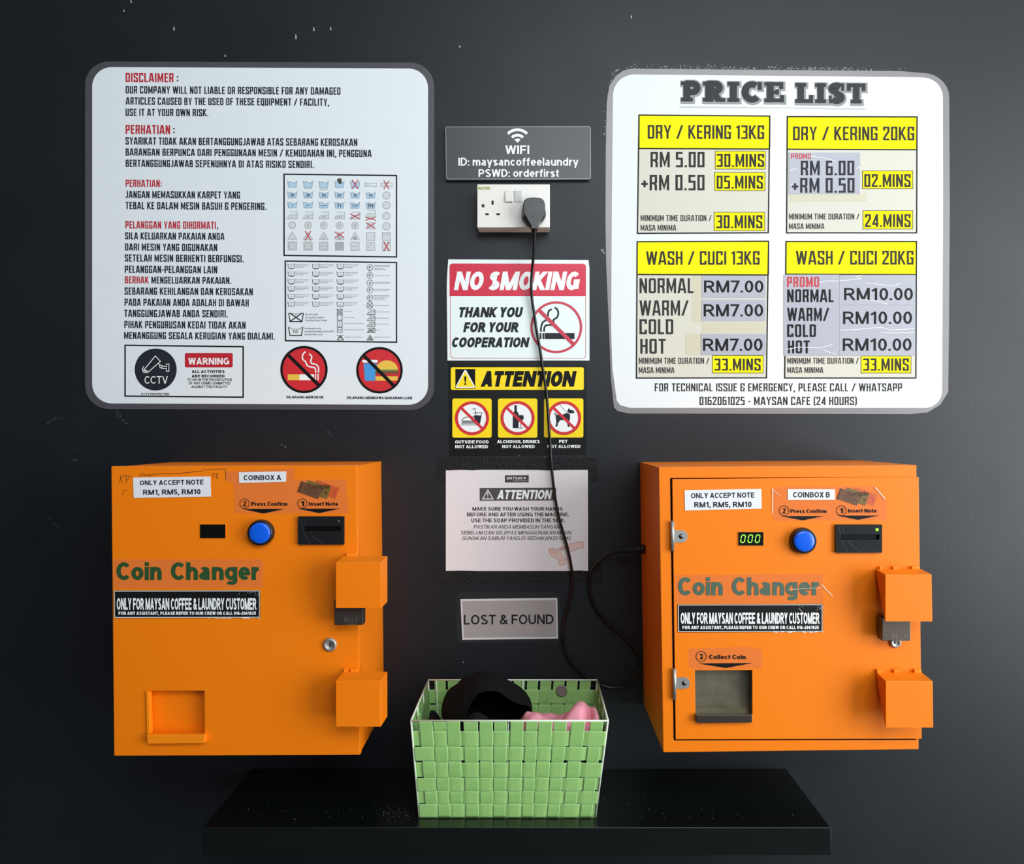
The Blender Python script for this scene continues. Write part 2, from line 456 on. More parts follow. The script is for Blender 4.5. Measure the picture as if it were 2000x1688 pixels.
def square(t):
    """narrow squared capitals"""
    h = t / 2; u = 1 - h; w = .43; l = h; r = w - h; c = .035
    def o(*p): return (list(p), '')
    box = ([(l, h + c), (l, u - c), (l + c, u), (r - c, u), (r, u - c), (r, h + c), (r - c, h), (l + c, h)], 'c')
    G = {}
    G['A'] = (.50, [([(h * .7, 0), (.205, 1)], 'x'), ([(.50 - h * .7, 0), (.295, 1)], 'x'), o((.205, u), (.295, u)), o((.10, .26), (.40, .26))])
    G['B'] = (w, [o((l, 0), (l, 1)), o((l, u), (r - .03, u), (r - .03, .58), (r - .06, .52), (l, .52)), o((r - .06, .52), (r, .46), (r, h), (l, h))])
    G['C'] = (w, [o((r, .70), (r, u), (l, u), (l, h), (r, h), (r, .30))])
    G['D'] = (w, [([(l, h), (l, u), (r - c, u), (r, u - c), (r, h + c), (r - c, h)], 'c')])
    G['E'] = (.37, [o((.37, u), (l, u), (l, h), (.37, h)), o((l, .52), (.33, .52))])
    G['F'] = (.36, [o((.36, u), (l, u), (l, 0)), o((l, .49), (.32, .49))])
    G['G'] = (w, [o((r, .70), (r, u), (l, u), (l, h), (r, h), (r, .46), (.20, .46))])
    G['H'] = (w, [o((l, 0), (l, 1)), o((r, 0), (r, 1)), o((l, .52), (r, .52))])
    G['I'] = (t, [o((h, 0), (h, 1))])
    G['J'] = (.33, [o((.33 - h, 1), (.33 - h, .14), (.33 - h - .10, h), (0, h))])
    G['K'] = (.46, [o((l, 0), (l, 1)), ([(l, .36), (.39, 1)], 'x'), ([(.17, .56), (.42, 0)], 'x')])
    G['L'] = (.35, [o((l, 1), (l, h), (.35, h))])
    G['M'] = (.58, [o((l, 0), (l, 1)), o((.58 - h, 0), (.58 - h, 1)), ([(h * 1.1, 1), (.29, .20), (.58 - h * 1.1, 1)], 'x')])
    G['N'] = (.46, [o((l, 0), (l, 1)), o((.46 - h, 0), (.46 - h, 1)), ([(h, 1), (.46 - h, 0)], 'x')])
    G['O'] = (w, [box])
    G['P'] = (w, [o((l, 0), (l, u), (r, u), (r, .44), (l, .44))])
    G['Q'] = (w, [box, o((.26, .22), (.44, -.06))])
    G['R'] = (w + .01, [o((l, 0), (l, u), (r, u), (r, .52), (r - .06, .46), (l, .46)), o((r - .10, .46), (r - .01, .34), (r, 0))])
    G['S'] = (w, [o((r, .70), (r, u), (l, u), (l, .62), (l + .03, .56), (r - .03, .44), (r, .38), (r, h), (l, h), (l, .30))])
    G['T'] = (.41, [o((0, u), (.41, u)), o((.205, 0), (.205, 1))])
    G['U'] = (w, [o((l, 1), (l, h), (r, h), (r, 1))])
    G['V'] = (.46, [([(h * .7, 1), (.23, 0), (.46 - h * .7, 1)], 'x')])
    G['W'] = (.70, [([(h * .7, 1), (.19, 0)], 'x'), ([(.35, 1), (.19, 0)], 'x'), ([(.35, 1), (.51, 0)], 'x'), ([(.70 - h * .7, 1), (.51, 0)], 'x')])
    G['X'] = (.46, [([(h, 0), (.46 - h, 1)], 'x'), ([(h, 1), (.46 - h, 0)], 'x')])
    G['Y'] = (.46, [([(h * .8, 1), (.23, .40), (.46 - h * .8, 1)], 'x'), o((.23, 0), (.23, .44))])
    G['Z'] = (.40, [o((0, u), (.4, u)), o((0, h), (.4, h)), ([(h, 0), (.4 - h, 1)], 'x')])
    G['0'] = (.41, [([(l, h), (l, u), (.41 - h, u), (.41 - h, h)], 'c')])
    G['1'] = (.22, [o((.22 - h, 0), (.22 - h, 1)), o((0, .84), (.2, .93))])
    r = .41 - h
    G['2'] = (.41, [o((l, .72), (l, u), (r, u), (r, .64), (l, .16), (l, h), (.41, h))])
    G['3'] = (.41, [o((0, u), (r, u), (r, .60), (r - .05, .52), (.12, .52)), o((r - .05, .52), (r, .44), (r, h), (0, h))])
    G['4'] = (.43, [o((.33, 0), (.33, 1)), o((0, .24), (.43, .24)), ([(.08, .30), (.33, 1)], 'x')])
    G['5'] = (.41, [o((.39, u), (l, u), (l, .56), (r, .56), (r, h), (0, h))])
    G['6'] = (.41, [o((.37, u), (l, u), (l, h), (r, h), (r, .55), (l, .55))])
    G['7'] = (.40, [o((0, u), (.40, u)), ([(.36, u), (.14, 0)], 'x')])
    G['8'] = (.41, [([(l, h), (l, u), (r, u), (r, h)], 'c'), o((l, .52), (r, .52))])
    G['9'] = (.41, [o((.04, h), (r, h), (r, u), (l, u), (l, .45), (r, .45))])
    G['.'] = (t, [o((h, 0), (h, t))])
    G[','] = (t, [o((h, t), (h, 0), (h * .3, -.14))])
    G[':'] = (t, [o((h, .10), (h, .10 + t)), o((h, .50), (h, .50 + t))])
    G['-'] = (.24, [o((0, .42), (.24, .42))])
    G['+'] = (.38, [o((0, .42), (.38, .42)), o((.19, .20), (.19, .64))])
    G['/'] = (.42, [([(.05, 0), (.37, 1)], 'x')])
    G['&'] = (.46, [o((.40, .66), (.40, u), (l, u), (l, .56), (.30, .54)), o((l + .02, .54), (l, .46), (l, h), (.38, h), (.38, .40)), o((.30, .40), (.46, .40))])
    G['('] = (.18, [o((.18, 1.04), (h, .84), (h, .12), (.18, -.08))])
    G[')'] = (.18, [o((0, 1.04), (.18 - h, .84), (.18 - h, .12), (0, -.08))])
    return G

def slab_font(t):
    """heavy slab-serif capitals"""
    h = t / 2; s = .20; g = s / 2
    def o(*p): return (list(p), '')
    def ser(x0, x1, y): return ([(x0, y), (x1, y)], 's')
    b = g; T = 1 - g
    G = {}
    G['P'] = (.86, [o((.26, 0), (.26, 1)), ser(0, .52, b), ser(0, .4, T), ([(.2, 1 - h * .72)] + arc(.52, .68, .34 - h, .32 - h * .72, 90, -90, 10) + [(.26, .36 + h * .72)], '')])
    G['R'] = (.98, [o((.26, 0), (.26, 1)), ser(0, .48, b), ser(0, .4, T), ([(.2, 1 - h * .72)] + arc(.54, .70, .34 - h, .30 - h * .72, 90, -90, 10) + [(.26, .40 + h * .72)], ''), ([(.46, .48), (.74, 0)], 'x'), ser(.62, .98, b)])
    G['I'] = (.52, [o((.26, 0), (.26, 1)), ser(0, .52, b), ser(0, .52, T)])
    G['C'] = (.90, [(arc(.46, .5, .46 - h, .5 - h * .8, 55, 318, 22), ''), ([(.80, .60), (.80, 1.0)], 's')])
    G['E'] = (.86, [o((.26, 0), (.26, 1)), ser(0, .82, T), ser(0, .86, b), ser(.2, .58, .5), ([(.74, .66), (.74, 1)], 's'), ([(.78, 0), (.78, .36)], 's'), ([(.58, .38), (.58, .64)], 'n')])
    G['L'] = (.84, [o((.26, 0), (.26, 1)), ser(0, .52, T), ser(0, .84, b), ([(.75, 0), (.75, .40)], 's')])
    G['S'] = (.78, [(arc(.39, .725, .39 - h, .275 - h * .8, 35, 262, 14) + arc(.39, .285, .39 - h, .285 - h * .8, 82, -150, 14), ''), ([(.68, .62), (.68, 1)], 'n'), ([(.10, 0), (.10, .38)], 'n')])
    G['T'] = (.88, [o((.44, 0), (.44, 1)), ser(.18, .70, b), ser(0, .88, T), ([(.09, .62), (.09, 1)], 's'), ([(.79, .62), (.79, 1)], 's')])
    return G

FC = {}
def run(s, kind, t, gap, shear=0.0, grow=0.0):
    key = (kind, t)
    if key not in FC: FC[key] = {'sans': sans, 'square': square, 'slab': slab_font}[kind](t)
    G = FC[key]; x = 0; out = []
    for ch in s:
        if ch == ' ':
            x += 0.26 if kind != 'slab' else 0.30
            continue
        adv, els = G[ch]
        for pts, fl in els:
            tt = t
            if fl == 's': tt = .185
            if fl == 'n': tt = .13
            if fl in ('x', 'l', 'y'):
                lo, hi = {'x': (0, 1), 'l': (0, .74), 'y': (-.27, .74)}[fl]
                qs = [clip_y(q, lo - grow, hi + grow) for q in stroke(pts, tt + 2 * grow, False, t * .9)]
            else:
                qs = stroke(pts, tt + 2 * grow, fl == 'c', grow)
            for q in qs:
                if len(q) > 2: out.append([(px + x + shear * py, py) for px, py in q])
        x += adv + gap
    return out

def text(mb, s, x0, x1, yt, yb, m, d, z=2, kind='sans', t=0.17, gap=None, shear=0.0, slope=0.0, grow=0.0, ref=None):
    """lettering fitted to photo pixels: caps from yt down to the baseline yb, ink from x0 to x1"""
    if gap is None: gap = {'sans': .10, 'square': .105, 'slab': .05}[kind]
    base = run(s, kind, t, gap, shear)
    lo = min(p[0] for q in base for p in q); hi = max(p[0] for q in base for p in q)
    if grow: base = run(s, kind, t, gap, shear, grow)
    sx = (x1 - x0) / (hi - lo)
    for q in base:
        pts = []
        for px, py in q:
            X = x0 + (px - lo) * sx; Y = yb - py * (yb - yt)
            pts.append((X, Y + slope * (X - x0)))
        mb.flat(pts, m, d, z)

def line(mb, pts, w, m, d, z=2, closed=False):
    for q in stroke(pts, w, closed): mb.flat(q, m, d, z)
def frame(mb, q, w, m, d, z=2):
    line(mb, q, w, m, d, z, True)
def ring(mb, x, y, r0, r1, m, d, z=2, n=56): line(mb, disc(x, y, (r0 + r1) / 2, n), r1 - r0, m, d, z, True)

def bez(pts, n=8):
    """Catmull-Rom through points"""
    pts = [Vector(p) for p in pts]; out = []
    for i in range(len(pts) - 1):
        p0 = pts[max(i - 1, 0)]; p1 = pts[i]; p2 = pts[i + 1]; p3 = pts[min(i + 2, len(pts) - 1)]
        for k in range(n):
            u = k / n
            out.append(0.5 * ((2 * p1) + (p2 - p0) * u + (2 * p0 - 5 * p1 + 4 * p2 - p3) * u * u + (3 * p1 - p0 - 3 * p2 + p3) * u ** 3))
    out.append(pts[-1]); return out

# ------------------------------------------------------------------ the setting
def structure(o): o['kind'] = 'structure'; return o
mb = MB()
mb.face([(-3.2, 0, -0.0), (3.2, 0, -0.0), (3.2, 0, 3.2), (-3.2, 0, 3.2)], 'wall_paint')
mb.hexa([(-3.2, 0, 0), (3.2, 0, 0), (3.2, 0, 3.2), (-3.2, 0, 3.2)], [(-3.2, .12, 0), (3.2, .12, 0), (3.2, .12, 3.2), (-3.2, .12, 3.2)], 'wall_paint')
mb.f.pop(0); mb.m.pop(0); mb.smooth.pop(0)
structure(mb.build('wall_back'))
mb = MB()
mb.hexa([(-3.2, -4, 0), (3.2, -4, 0), (3.2, 0, 0), (-3.2, 0, 0)], [(-3.2, -4, -.1), (3.2, -4, -.1), (3.2, 0, -.1), (-3.2, 0, -.1)], 'floor_tile')
structure(mb.build('floor'))

# ------------------------------------------------------------------ poster with the rules (left)
poster = thing('rules_poster', 'white laminated poster with long rules text and washing symbol charts, above the left orange box', 'poster', W(506, 801, 0))
SL = 0.0062
PD = 0.0016
mb = MB()
mb.slab([(x, y + .0035 * (x - 165)) for x, y in rrect(166, 120, 848, 799, 46)], 0.0013, 0.0010, 'laminate_edge_dark')
mb.build('laminate_border', poster, label='grey laminate edge')
mb = MB()
mb.slab([(x, y + .0045 * (x - 180)) for x, y in rrect(180, 131, 836, 788, 38)], PD, 0.0004, 'poster_white')
mb.build('sheet', poster, label='white printed sheet')

def para(name, lines, parent=poster, d=PD, ink='ink'):
    mb = MB()
    for s, x0, x1, yt, yb, m in lines:
        text(mb, s, x0, x1, yt, yb, m, d, 2, 'square', 0.155, slope=SL)
    return mb.build(name, parent)
para('disclaimer_text', [
    ('DISCLAIMER', 245.5, 339, 142.5, 160.3, 'ink_red'), (':', 345.5, 348.5, 142.5, 160.5, 'ink'),
    ('OUR COMPANY WILL NOT LIABLE OR RESPONSIBLE FOR ANY DAMAGED', 245.5, 665, 168.2, 182.6, 'ink'),
    ('ARTICLES CAUSED BY THE USED OF THESE EQUIPMENT / FACILITY,', 245.5, 643, 190.2, 204.4, 'ink'),
    ('USE IT AT YOUR OWN RISK.', 245.5, 407, 212.3, 226.4, 'ink')])
para('liability_text', [
    ('PERHATIAN', 245.5, 332.5, 244, 261.6, 'ink_red'), (':', 338.5, 341.5, 244, 262, 'ink'),
    ('SYARIKAT TIDAK AKAN BERTANGGUNGJAWAB ATAS SEBARANG KEROSAKAN', 245.5, 698, 268.2, 282.6, 'ink'),
    ('BARANGAN BERPUNCA DARI PENGGUNAAN MESIN / KEMUDAHAN INI, PENGGUNA', 245.5, 726, 290, 304, 'ink'),
    ('BERTANGGUNGJAWAB SEPENUHNYA DI ATAS RISIKO SENDIRI.', 245.5, 613, 312, 326, 'ink')])
para('carpet_rule_text', [
    ('PERHATIAN:', 245.5, 316, 351, 365, 'ink_red'),
    ('JANGAN MEMASUKKAN KARPET YANG', 245.5, 469, 373, 386.7, 'ink'),
    ('TEBAL KE DALAM MESIN BASUH & PENGERING.', 245.5, 520.5, 394.4, 408.6, 'ink')])
para('customer_rule_text', [
    ('PELANGGAN YANG DIHORMATI', 245, 422, 432, 446.4, 'ink_red'), (',', 424, 426.5, 432, 446.4, 'ink'),
    ('SILA KELUARKAN PAKAIAN ANDA', 244.5, 438.5, 454, 467.6, 'ink'),
    ('DARI MESIN YANG DIGUNAKAN', 244.5, 424.5, 475.6, 489.4, 'ink'),
    ('SETELAH MESIN BERHENTI BERFUNGSI.', 244, 476, 497, 511, 'ink'),
    ('PELANGGAN-PELANGGAN LAIN', 244, 424.5, 518.8, 533, 'ink'),
    ('BERHAK', 244, 291, 540, 553.6, 'ink_red'), ('MENGELUARKAN PAKAIAN.', 296, 452, 540.4, 554, 'ink'),
    ('SEBARANG KEHILANGAN DAN KEROSAKAN', 243.5, 494, 561.6, 575.6, 'ink'),
    ('PADA PAKAIAN ANDA ADALAH DI BAWAH', 243.5, 486, 583.4, 597.4, 'ink'),
    ('TANGGUNGJAWAB ANDA SENDIRI.', 243, 445, 605, 619, 'ink'),
    ('PIHAK PENGURUSAN KEDAI TIDAK AKAN', 243, 480, 627, 641, 'ink'),
    ('MENANGGUNG SEGALA KERUGIAN YANG DIALAMI.', 242.5, 537, 648.4, 662, 'ink')])

# washing symbols
def tub(mb, x, y, w, h, m, d, fill=None, lw=1.1, wave=True):
    a, b, c_, e_ = (x - w / 2, y - h / 2), (x - w * .40, y + h / 2), (x + w * .40, y + h / 2), (x + w / 2, y - h / 2)
    wv = [(x - w * .46, y - h * .18), (x - w * .22, y - h * .38), (x, y - h * .22), (x + w * .2, y - h * .12), (x + w * .46, y - h * .36)]
    if fill: mb.flat([wv[0], wv[1], wv[2], wv[3], wv[4], c_, b], fill, d, 2)
    line(mb, [a, b, c_, e_], lw, m, d, 3)
    if wave: line(mb, wv, lw * .9, m, d, 3)
def cross(mb, x, y, w, h, m, d, lw=1.4, z=5):
    line(mb, [(x - w, y - h), (x + w, y + h)], lw, m, d, z); line(mb, [(x - w, y + h), (x + w, y - h)], lw, m, d, z)
def iron(mb, x, y, w, h, m, d, fill=None, lw=1.1):
    p = [(x - w / 2, y + h / 2), (x - w * .36, y + h * .1), (x - w * .18, y - h * .06), (x + w / 2, y - h * .06), (x + w / 2, y + h / 2)]
    if fill: mb.flat(p, fill, d, 2)
    line(mb, p, lw, m, d, 3, True); line(mb, [(x - w * .28, y - h / 2), (x + w / 2, y - h / 2), (x + w / 2, y)], lw, m, d, 3)
def dots(mb, x, y, n, sp, r, m, d):
    for i in range(n): mb.flat(disc(x + (i - (n - 1) / 2) * sp, y, r, 8), m, d, 4)

mb = MB()
mb.flat([(554, 339.5), (775.5, 342), (775.5, 503), (554, 500)], 'poster_white', PD, 1)
frame(mb, [(555, 340.5), (774.5, 343), (774.5, 502), (555, 499)], 2.6, 'ink_black', PD, 3)
mb.build('care_symbol_chart', poster)
mb = MB()
cxs = [571.1, 601.8, 632.5, 663.2, 693.7, 724.2, 755]
def ry(y, i): return y + SL * (cxs[i] - 571)
d = PD
for i in range(5):
    y = ry(359.5, i)
    tub(mb, cxs[i], y, 18.5, 13, 'tub_line', d, 'tub_blue')
    if i in (1, 2):
        for k in range(i): line(mb, [(cxs[i] - 8, y + 8.8 + 2.2 * k), (cxs[i] + 8, y + 8.8 + 2.2 * k)], .9, 'icon_grey', d, 3)
    if i == 3: mb.flat([(658, 352), (660, 349), (667, 348.5), (668, 358), (664, 360), (661, 358), (660, 354)], 'ink_soft', d, 5)
    if i == 4: cross(mb, cxs[4], y, 6, 9, 'ink_red', d, 1.6)
for i in (5, 6):
    y = ry(360, i); x = cxs[i]
    mb.flat([(x - 11, y - 3.4), (x - 6, y - 3.4), (x - 4, y), (x - 6, y + 3.4), (x - 11, y + 3.4)], 'icon_fill', d, 2)
    line(mb, [(x - 11, y - 3.6), (x - 6, y - 3.6), (x - 3, y - 1.5), (x, y - 3.6), (x + 3, y - 1.5), (x + 6, y - 3.6), (x + 11, y - 3.6), (x + 11, y + 3.6), (x + 6, y + 3.6), (x + 3, y + 1.5), (x, y + 3.6), (x - 3, y + 1.5), (x - 6, y + 3.6), (x - 11, y + 3.6)], 1.0, 'icon_grey', d, 3, True)
cross(mb, cxs[6], ry(360, 6), 5.2, 8.4, 'ink_red', d, 1.6)
for i, s in enumerate(('30', '40', '50', '60', '70', '95')):
    y = ry(380, i); tub(mb, cxs[i], y, 18.5, 12.5, 'tub_line', d, 'tub_blue'); text(mb, s, cxs[i] - 3.6, cxs[i] + 3.6, y - 1.5, y + 3.8, 'ink_soft', d, 4, t=.2)
for i in range(6):
    y = ry(400, i); tub(mb, cxs[i], y, 18.5, 12.5, 'tub_line', d, 'tub_blue')
    if i < 3: dots(mb, cxs[i], y + 1.5, i + 1, 4, 1.1, 'ink', d)
    if i == 3: [line(mb, [(cxs[3] + q, y - 3), (cxs[3] + q, y + 4)], 2, 'ink_soft', d, 4) for q in (-2.5, 2.5)]
    if i == 4: dots(mb, cxs[4], y, 3, 4.4, 1.2, 'ink', d); dots(mb, cxs[4], y + 3, 2, 4.4, 1.2, 'ink', d)
    if i == 5: [line(mb, [(cxs[5] + q, y - 3), (cxs[5] + q, y + 4)], 2, 'ink_soft', d, 4) for q in (-4, 0, 4)]
for i in range(6):
    y = ry(420.5, i) - (4 if i == 5 else 0); iron(mb, cxs[i], y, 19.5, 13, 'icon_grey', d, 'icon_fill')
    if i in (1, 2, 3): dots(mb, cxs[i], y + 3, i, 4, 1.0, 'ink', d)
    if i == 4: cross(mb, cxs[4], y + 1.5, 9.5, 5.5, 'ink_red', d, 1.5)
    if i == 5: cross(mb, cxs[5], y + 10, 10, 3, 'ink_red', d, 1.5)
for i in range(6):
    y = ry(440, i); ring(mb, cxs[i], y, 6, 7.3, 'icon_grey', d, 3, 24); mb.flat(disc(cxs[i], y, 6.4, 20), 'icon_fill', d, 2)
    if 0 < i < 5: text(mb, 'AFPW'[i - 1], cxs[i] - 2.2, cxs[i] + 2.2, y - 3, y + 3, 'icon_grey', d, 4)
    if i == 5: cross(mb, cxs[5], y, 9.5, 6.2, 'ink_red', d, 1.5)
for k, y in enumerate((382, 401, 422, 442)):
    ring(mb, 755, y, 6.6, 7.9, 'icon_grey', d, 3, 24); mb.flat(disc(755, y, 7, 20), 'icon_fill', d, 2)
for i in range(5):
    y = ry(461, i); x = cxs[i]; p = [(x - 8.6, y + 6.5), (x + 8.6, y + 6.5), (x, y - 8)]
    mb.flat(p, 'icon_fill', d, 2); line(mb, p, 1.1, 'icon_grey', d, 3, True)
    if i == 1: cross(mb, x, y - .5, 5.6, 9.2, 'ink_red', d, 1.6)
    if i == 2: [line(mb, [(x - 3 + q, y + 6), (x + 1.5 + q, y - 1)], .9, 'icon_grey', d, 4) for q in (0, 4)]
    if i == 3: cross(mb, x, y - 3, 9.2, 5.6, 'ink_red', d, 1.6)
    if i in (3, 4): text(mb, 'CL', x - 3.4, x + 3.4, y + .6, y + 5.6, 'ink_soft', d, 4)
for i in (5, 6):
    x = cxs[i]; y = ry(461, i); q = [(x - 8, y - 7.8), (x + 8, y - 7.8), (x + 8, y + 7.8), (x - 8, y + 7.8)]
    mb.flat(q, 'icon_fill', d, 2); line(mb, q, 1.2, 'icon_grey', d, 3, True)
line(mb, [(747.5, 455.5), (752, 458.5), (758, 458.5), (762.5, 455.5)], 1, 'icon_grey', d, 4)
for i in range(7):
    x = cxs[i]; y = ry(480.5, i); q = [(x - 8, y - 7.8), (x + 8, y - 7.8), (x + 8, y + 7.8), (x - 8, y + 7.8)]
    mb.flat(q, 'icon_grey' if i == 3 else 'icon_fill', d, 2); line(mb, q, 1.6 if i < 3 else 1.2, 'icon_grey', d, 3, True)
    if i < 3: ring(mb, x, y, 5.4, 6.4, 'icon_grey', d, 3, 20); dots(mb, x, y, i + 1, 2.6, .7, 'ink_soft', d)
    if i == 4: line(mb, [(x - 5, y), (x + 5, y)], 1.2, 'icon_grey', d, 4)
    if i == 5: line(mb, [(x - 6, y + 3), (x + 2, y - 6)], 1.2, 'icon_grey', d, 4)
    if i == 6: cross(mb, x, y, 5.6, 9.4, 'ink_red', d, 1.7)
chart = [o for o in bpy.data.objects if o.name == 'care_symbol_chart'][0]
mb.build('washing_symbols', chart, root=poster)

mb = MB()
mb.flat([(556, 508.5), (775.5, 512), (775.5, 669.5), (556, 666)], 'poster_white', PD, 1)
frame(mb, [(557.3, 510), (774.5, 513), (774.5, 668.6), (557.8, 665.6)], 2.6, 'ink_black', PD, 3)
chart2 = mb.build('care_label_chart', poster)
mb = MB()
def greek(x, y, w, n, lh=2.7):
    """print too small to read: rows of word-length dashes"""
    for k in range(n):
        xx = x; end = x + w * (1, .93, .6, .75)[k % 4] * random.uniform(.92, 1.0)
        while xx < end:
            ww = min(random.uniform(2, 6), end - xx)
            yy = y + k * lh + SL * (xx - 556)
            line(mb, [(xx, yy), (xx + ww, yy)], .8, 'ink_fade', d, 3); xx += ww + .9
for i, x in enumerate((569.4, 617.1, 665)):
    for j, y in enumerate((518.8, 533.8, 548.7, 562.7, 577.8, 592.8)):
        yy = y + SL * (x - 556) + 0.6
        tub(mb, x, yy, 14, 9, 'ink_soft', d, None, 1.1, False)
        line(mb, [(x - 5, yy - 2.6), (x, yy - 3.4), (x + 5, yy - 2.6)], .7, 'ink_fade', d, 3)
        line(mb, [(x - 2, yy + .4), (x + 2, yy + .4)], 2.2, 'ink_mist', d, 3)
        if j < 5: line(mb, [(x - 4, yy + 5.8), (x + 4, yy + 5.8)], .9, 'ink_soft', d, 3)
        greek(x + 8, y - 2.3, 28, 3)
for j, (y, ch, n) in enumerate(((521.5, 'P', 4), (537, 'P', 1), (551.5, 'A', 2), (565.4, 'F', 2), (580.6, 'F', 4), (595.5, '', 1))):
    y += 1
    ring(mb, 722.6, y, 5.2, 6.1, 'ink_soft', d, 3, 24)
    if ch: text(mb, ch, 720.6, 724.6, y - 2.8, y + 2.8, 'ink_soft', d, 4)
    else: cross(mb, 722.6, y, 5.4, 5.4, 'ink_soft', d, 1)
    if j in (0, 4): line(mb, [(719.5, y + 6.6), (725.5, y + 6.6)], .9, 'ink_soft', d, 3)
    greek(730.5, y - (n - 1) * 1.35 - 1, 33, n)
for j, y in enumerate((610, 622, 633.5, 645.3)):
    iron(mb, 725, y, 15, 8.6, 'ink_soft', d, None, 1.1); dots(mb, 725.5, y + 2, min(j + 1, 3), 2.2, .8, 'ink_soft', d)
    if j == 3: cross(mb, 725, y, 7, 4.6, 'ink_soft', d, 1)
    greek(734, y - 1.5, 28 if j < 3 else 10, 1)
for j, y in enumerate((609, 620.6, 632.4, 644.6)):
    frame(mb, [(659, y - 4.8), (668.4, y - 4.8), (668.4, y + 4.8), (659, y + 4.8)], 1.1, 'ink_soft', d, 3)
    if j == 0: cross(mb, 663.7, y, 5.6, 5.6, 'ink_soft', d, 1.1)
    if j > 1: dots(mb, 663.7, y, j - 1, 3.6, 1.0, 'ink', d)
    greek(671.5, y - 1.2, (17, 21, 42, 44)[j], 1)
for x in (665, 723):
    line(mb, [(x - 6, 664.5), (x + 6, 664.5), (x, 655)], 1.3, 'ink_soft', d, 3, True)
cross(mb, 665, 659, 6, 4.2, 'ink_soft', d, 1.1); mb.flat([(719.5, 663.5), (726.5, 663.5), (723, 657.5)], 'ink_fade', d, 2)
greek(674, 657.8, 34, 1); greek(730.5, 657.6, 36, 1)
tub(mb, 578.4, 619.8, 29, 17.5, 'ink_black', d, None, 1.7, False); cross(mb, 578.4, 620, 12.5, 8.8, 'ink_black', d, 1.9)
line(mb, [(567, 613.6), (572, 612), (578, 614.6), (585, 612), (590, 613.6)], .9, 'ink_soft', d, 3)
tub(mb, 577.6, 647, 28, 17, 'ink_black', d, None, 1.7, False)
line(mb, [(565.5, 640), (572.5, 643.5)], 1, 'ink_soft', d, 3); line(mb, [(582.5, 643.5), (590, 640)], 1, 'ink_soft', d, 3)
for q in (-4, -1.5, 1.2, 4): line(mb, [(577.6 + q, 640 + abs(q)), (577.6 + q * .8, 651)], .9, 'ink_soft', d, 4)
for s, x1, y in (('do not wash', 621.5, 616), ('be cautious when', 632.5, 621.8), ('treating in wet stage', 638.5, 627.5)):
    text(mb, s, 596.5, x1, y - 3.6, y, 'ink_fade', d, 3, t=.15)
for s, x1, y in (('handwash only', 627, 643.4), ('maximum temperature 40 C', 654, 649.2), ('handle with care', 630, 655)):
    text(mb, s, 595, x1, y - 3.6, y, 'ink_fade', d, 3, t=.15)
mb.build('washing_symbols', chart2, root=poster)

# camera warning panel
mb = MB()
mb.flat([(243.3, 673.3), (476, 676.2), (476, 777), (243.3, 774.5)], 'poster_white', PD, 1)
frame(mb, [(244.5, 674.6), (475, 677.4), (475, 776), (244.5, 773.8)], 2.8, 'ink_black', PD, 2)
cc = mb.build('camera_warning_panel', poster)
mb = MB()
mb.flat(disc(304.2, 722, 41, 64), 'ink', PD, 2)
L_ = [(280.5, 723.5), (303.5, 695.5), (313.5, 706), (289, 727.5)]
line(mb, L_, 1.5, 'white_print', PD, 3, True)
line(mb, [(280.5, 723.5), (278, 721.5), (281, 715.5)], 1.4, 'white_print', PD, 3)
line(mb, disc(283.5, 725.5, 4.4, 14, 2.6), 1.2, 'white_print', PD, 3, True)
line(mb, disc(314.5, 716, 2.6, 12), 1.3, 'white_print', PD, 3, True)
line(mb, [(309, 710), (313, 714)], 1.4, 'white_print', PD, 3)
line(mb, [(316.5, 715), (325, 716.5), (325, 711.5), (330, 711), (330, 725.5), (325, 725.5), (325, 720), (315.5, 720)], 1.3, 'white_print', PD, 3)
text(mb, 'CCTV', 282.5, 328, 735, 749.6, 'white_print', PD, 3, t=.12)
text(mb, 'CCTV PROTECTED', 276, 331, 767.6, 772.2, 'ink_soft', PD, 3, t=.19, slope=SL)
mb.build('camera_emblem', cc, root=poster)
mb = MB()
mb.flat(rrect(361, 689.8, 454.7, 717.8, 3), 'warning_red', PD, 2)
text(mb, 'WARNING', 368, 447.7, 699, 712.3, 'white_print', PD, 3, t=.2)
for s, x0, x1, y0, y1, t in (('ALL ACTIVITIES', 374.6, 439, 723.2, 728.5, .24), ('ARE RECORDED', 374.6, 439, 732, 737.3, .24),
        ('TO AID IN THE PROSECUTION', 365.8, 453, 739.2, 744.1, .17), ('OF ANY CRIME COMMITTED', 368.6, 450.5, 746, 751, .17), ('AGAINST THIS FACILITY', 374, 444, 753.2, 758.1, .17)):
    text(mb, s, x0, x1, y0, y1, 'ink', PD, 3, t=t)
mb.build('warning_text', cc, root=poster)

# no smoking and no outside food symbols
mb = MB()
mb.flat(disc(594, 722, 44.5, 64), 'sign_red', PD, 1)
mb.flat([(562, 731.5), (585, 731.5), (585, 742.8), (562, 742.8)], 'food_yellow', PD, 2)
mb.flat([(585, 731.5), (613.5, 731.5), (613.5, 742.8), (585, 742.8)], 'white_print', PD, 2)
for x in (616.5, 621.5): line(mb, [(x, 730), (x, 743)], 2.2, 'white_print', PD, 2)
line(mb, bez([(597, 687, 0), (592, 692, 0), (591, 701, 0), (597, 707, 0), (600, 714, 0), (607, 717, 0), (615, 719, 0), (617, 728, 0)], 5), 2.6, 'white_print', PD, 3)
line(mb, bez([(604, 691, 0), (609, 697, 0), (607, 705, 0), (609, 710, 0), (617, 712, 0), (622, 718, 0), (622, 728, 0)], 5), 2.6, 'white_print', PD, 3)
line(mb, [(563.5, 694), (624, 754)], 6.5, 'ink_black', PD, 4)
ring(mb, 594, 722, 41.6, 46.2, 'ink_black', PD, 5)
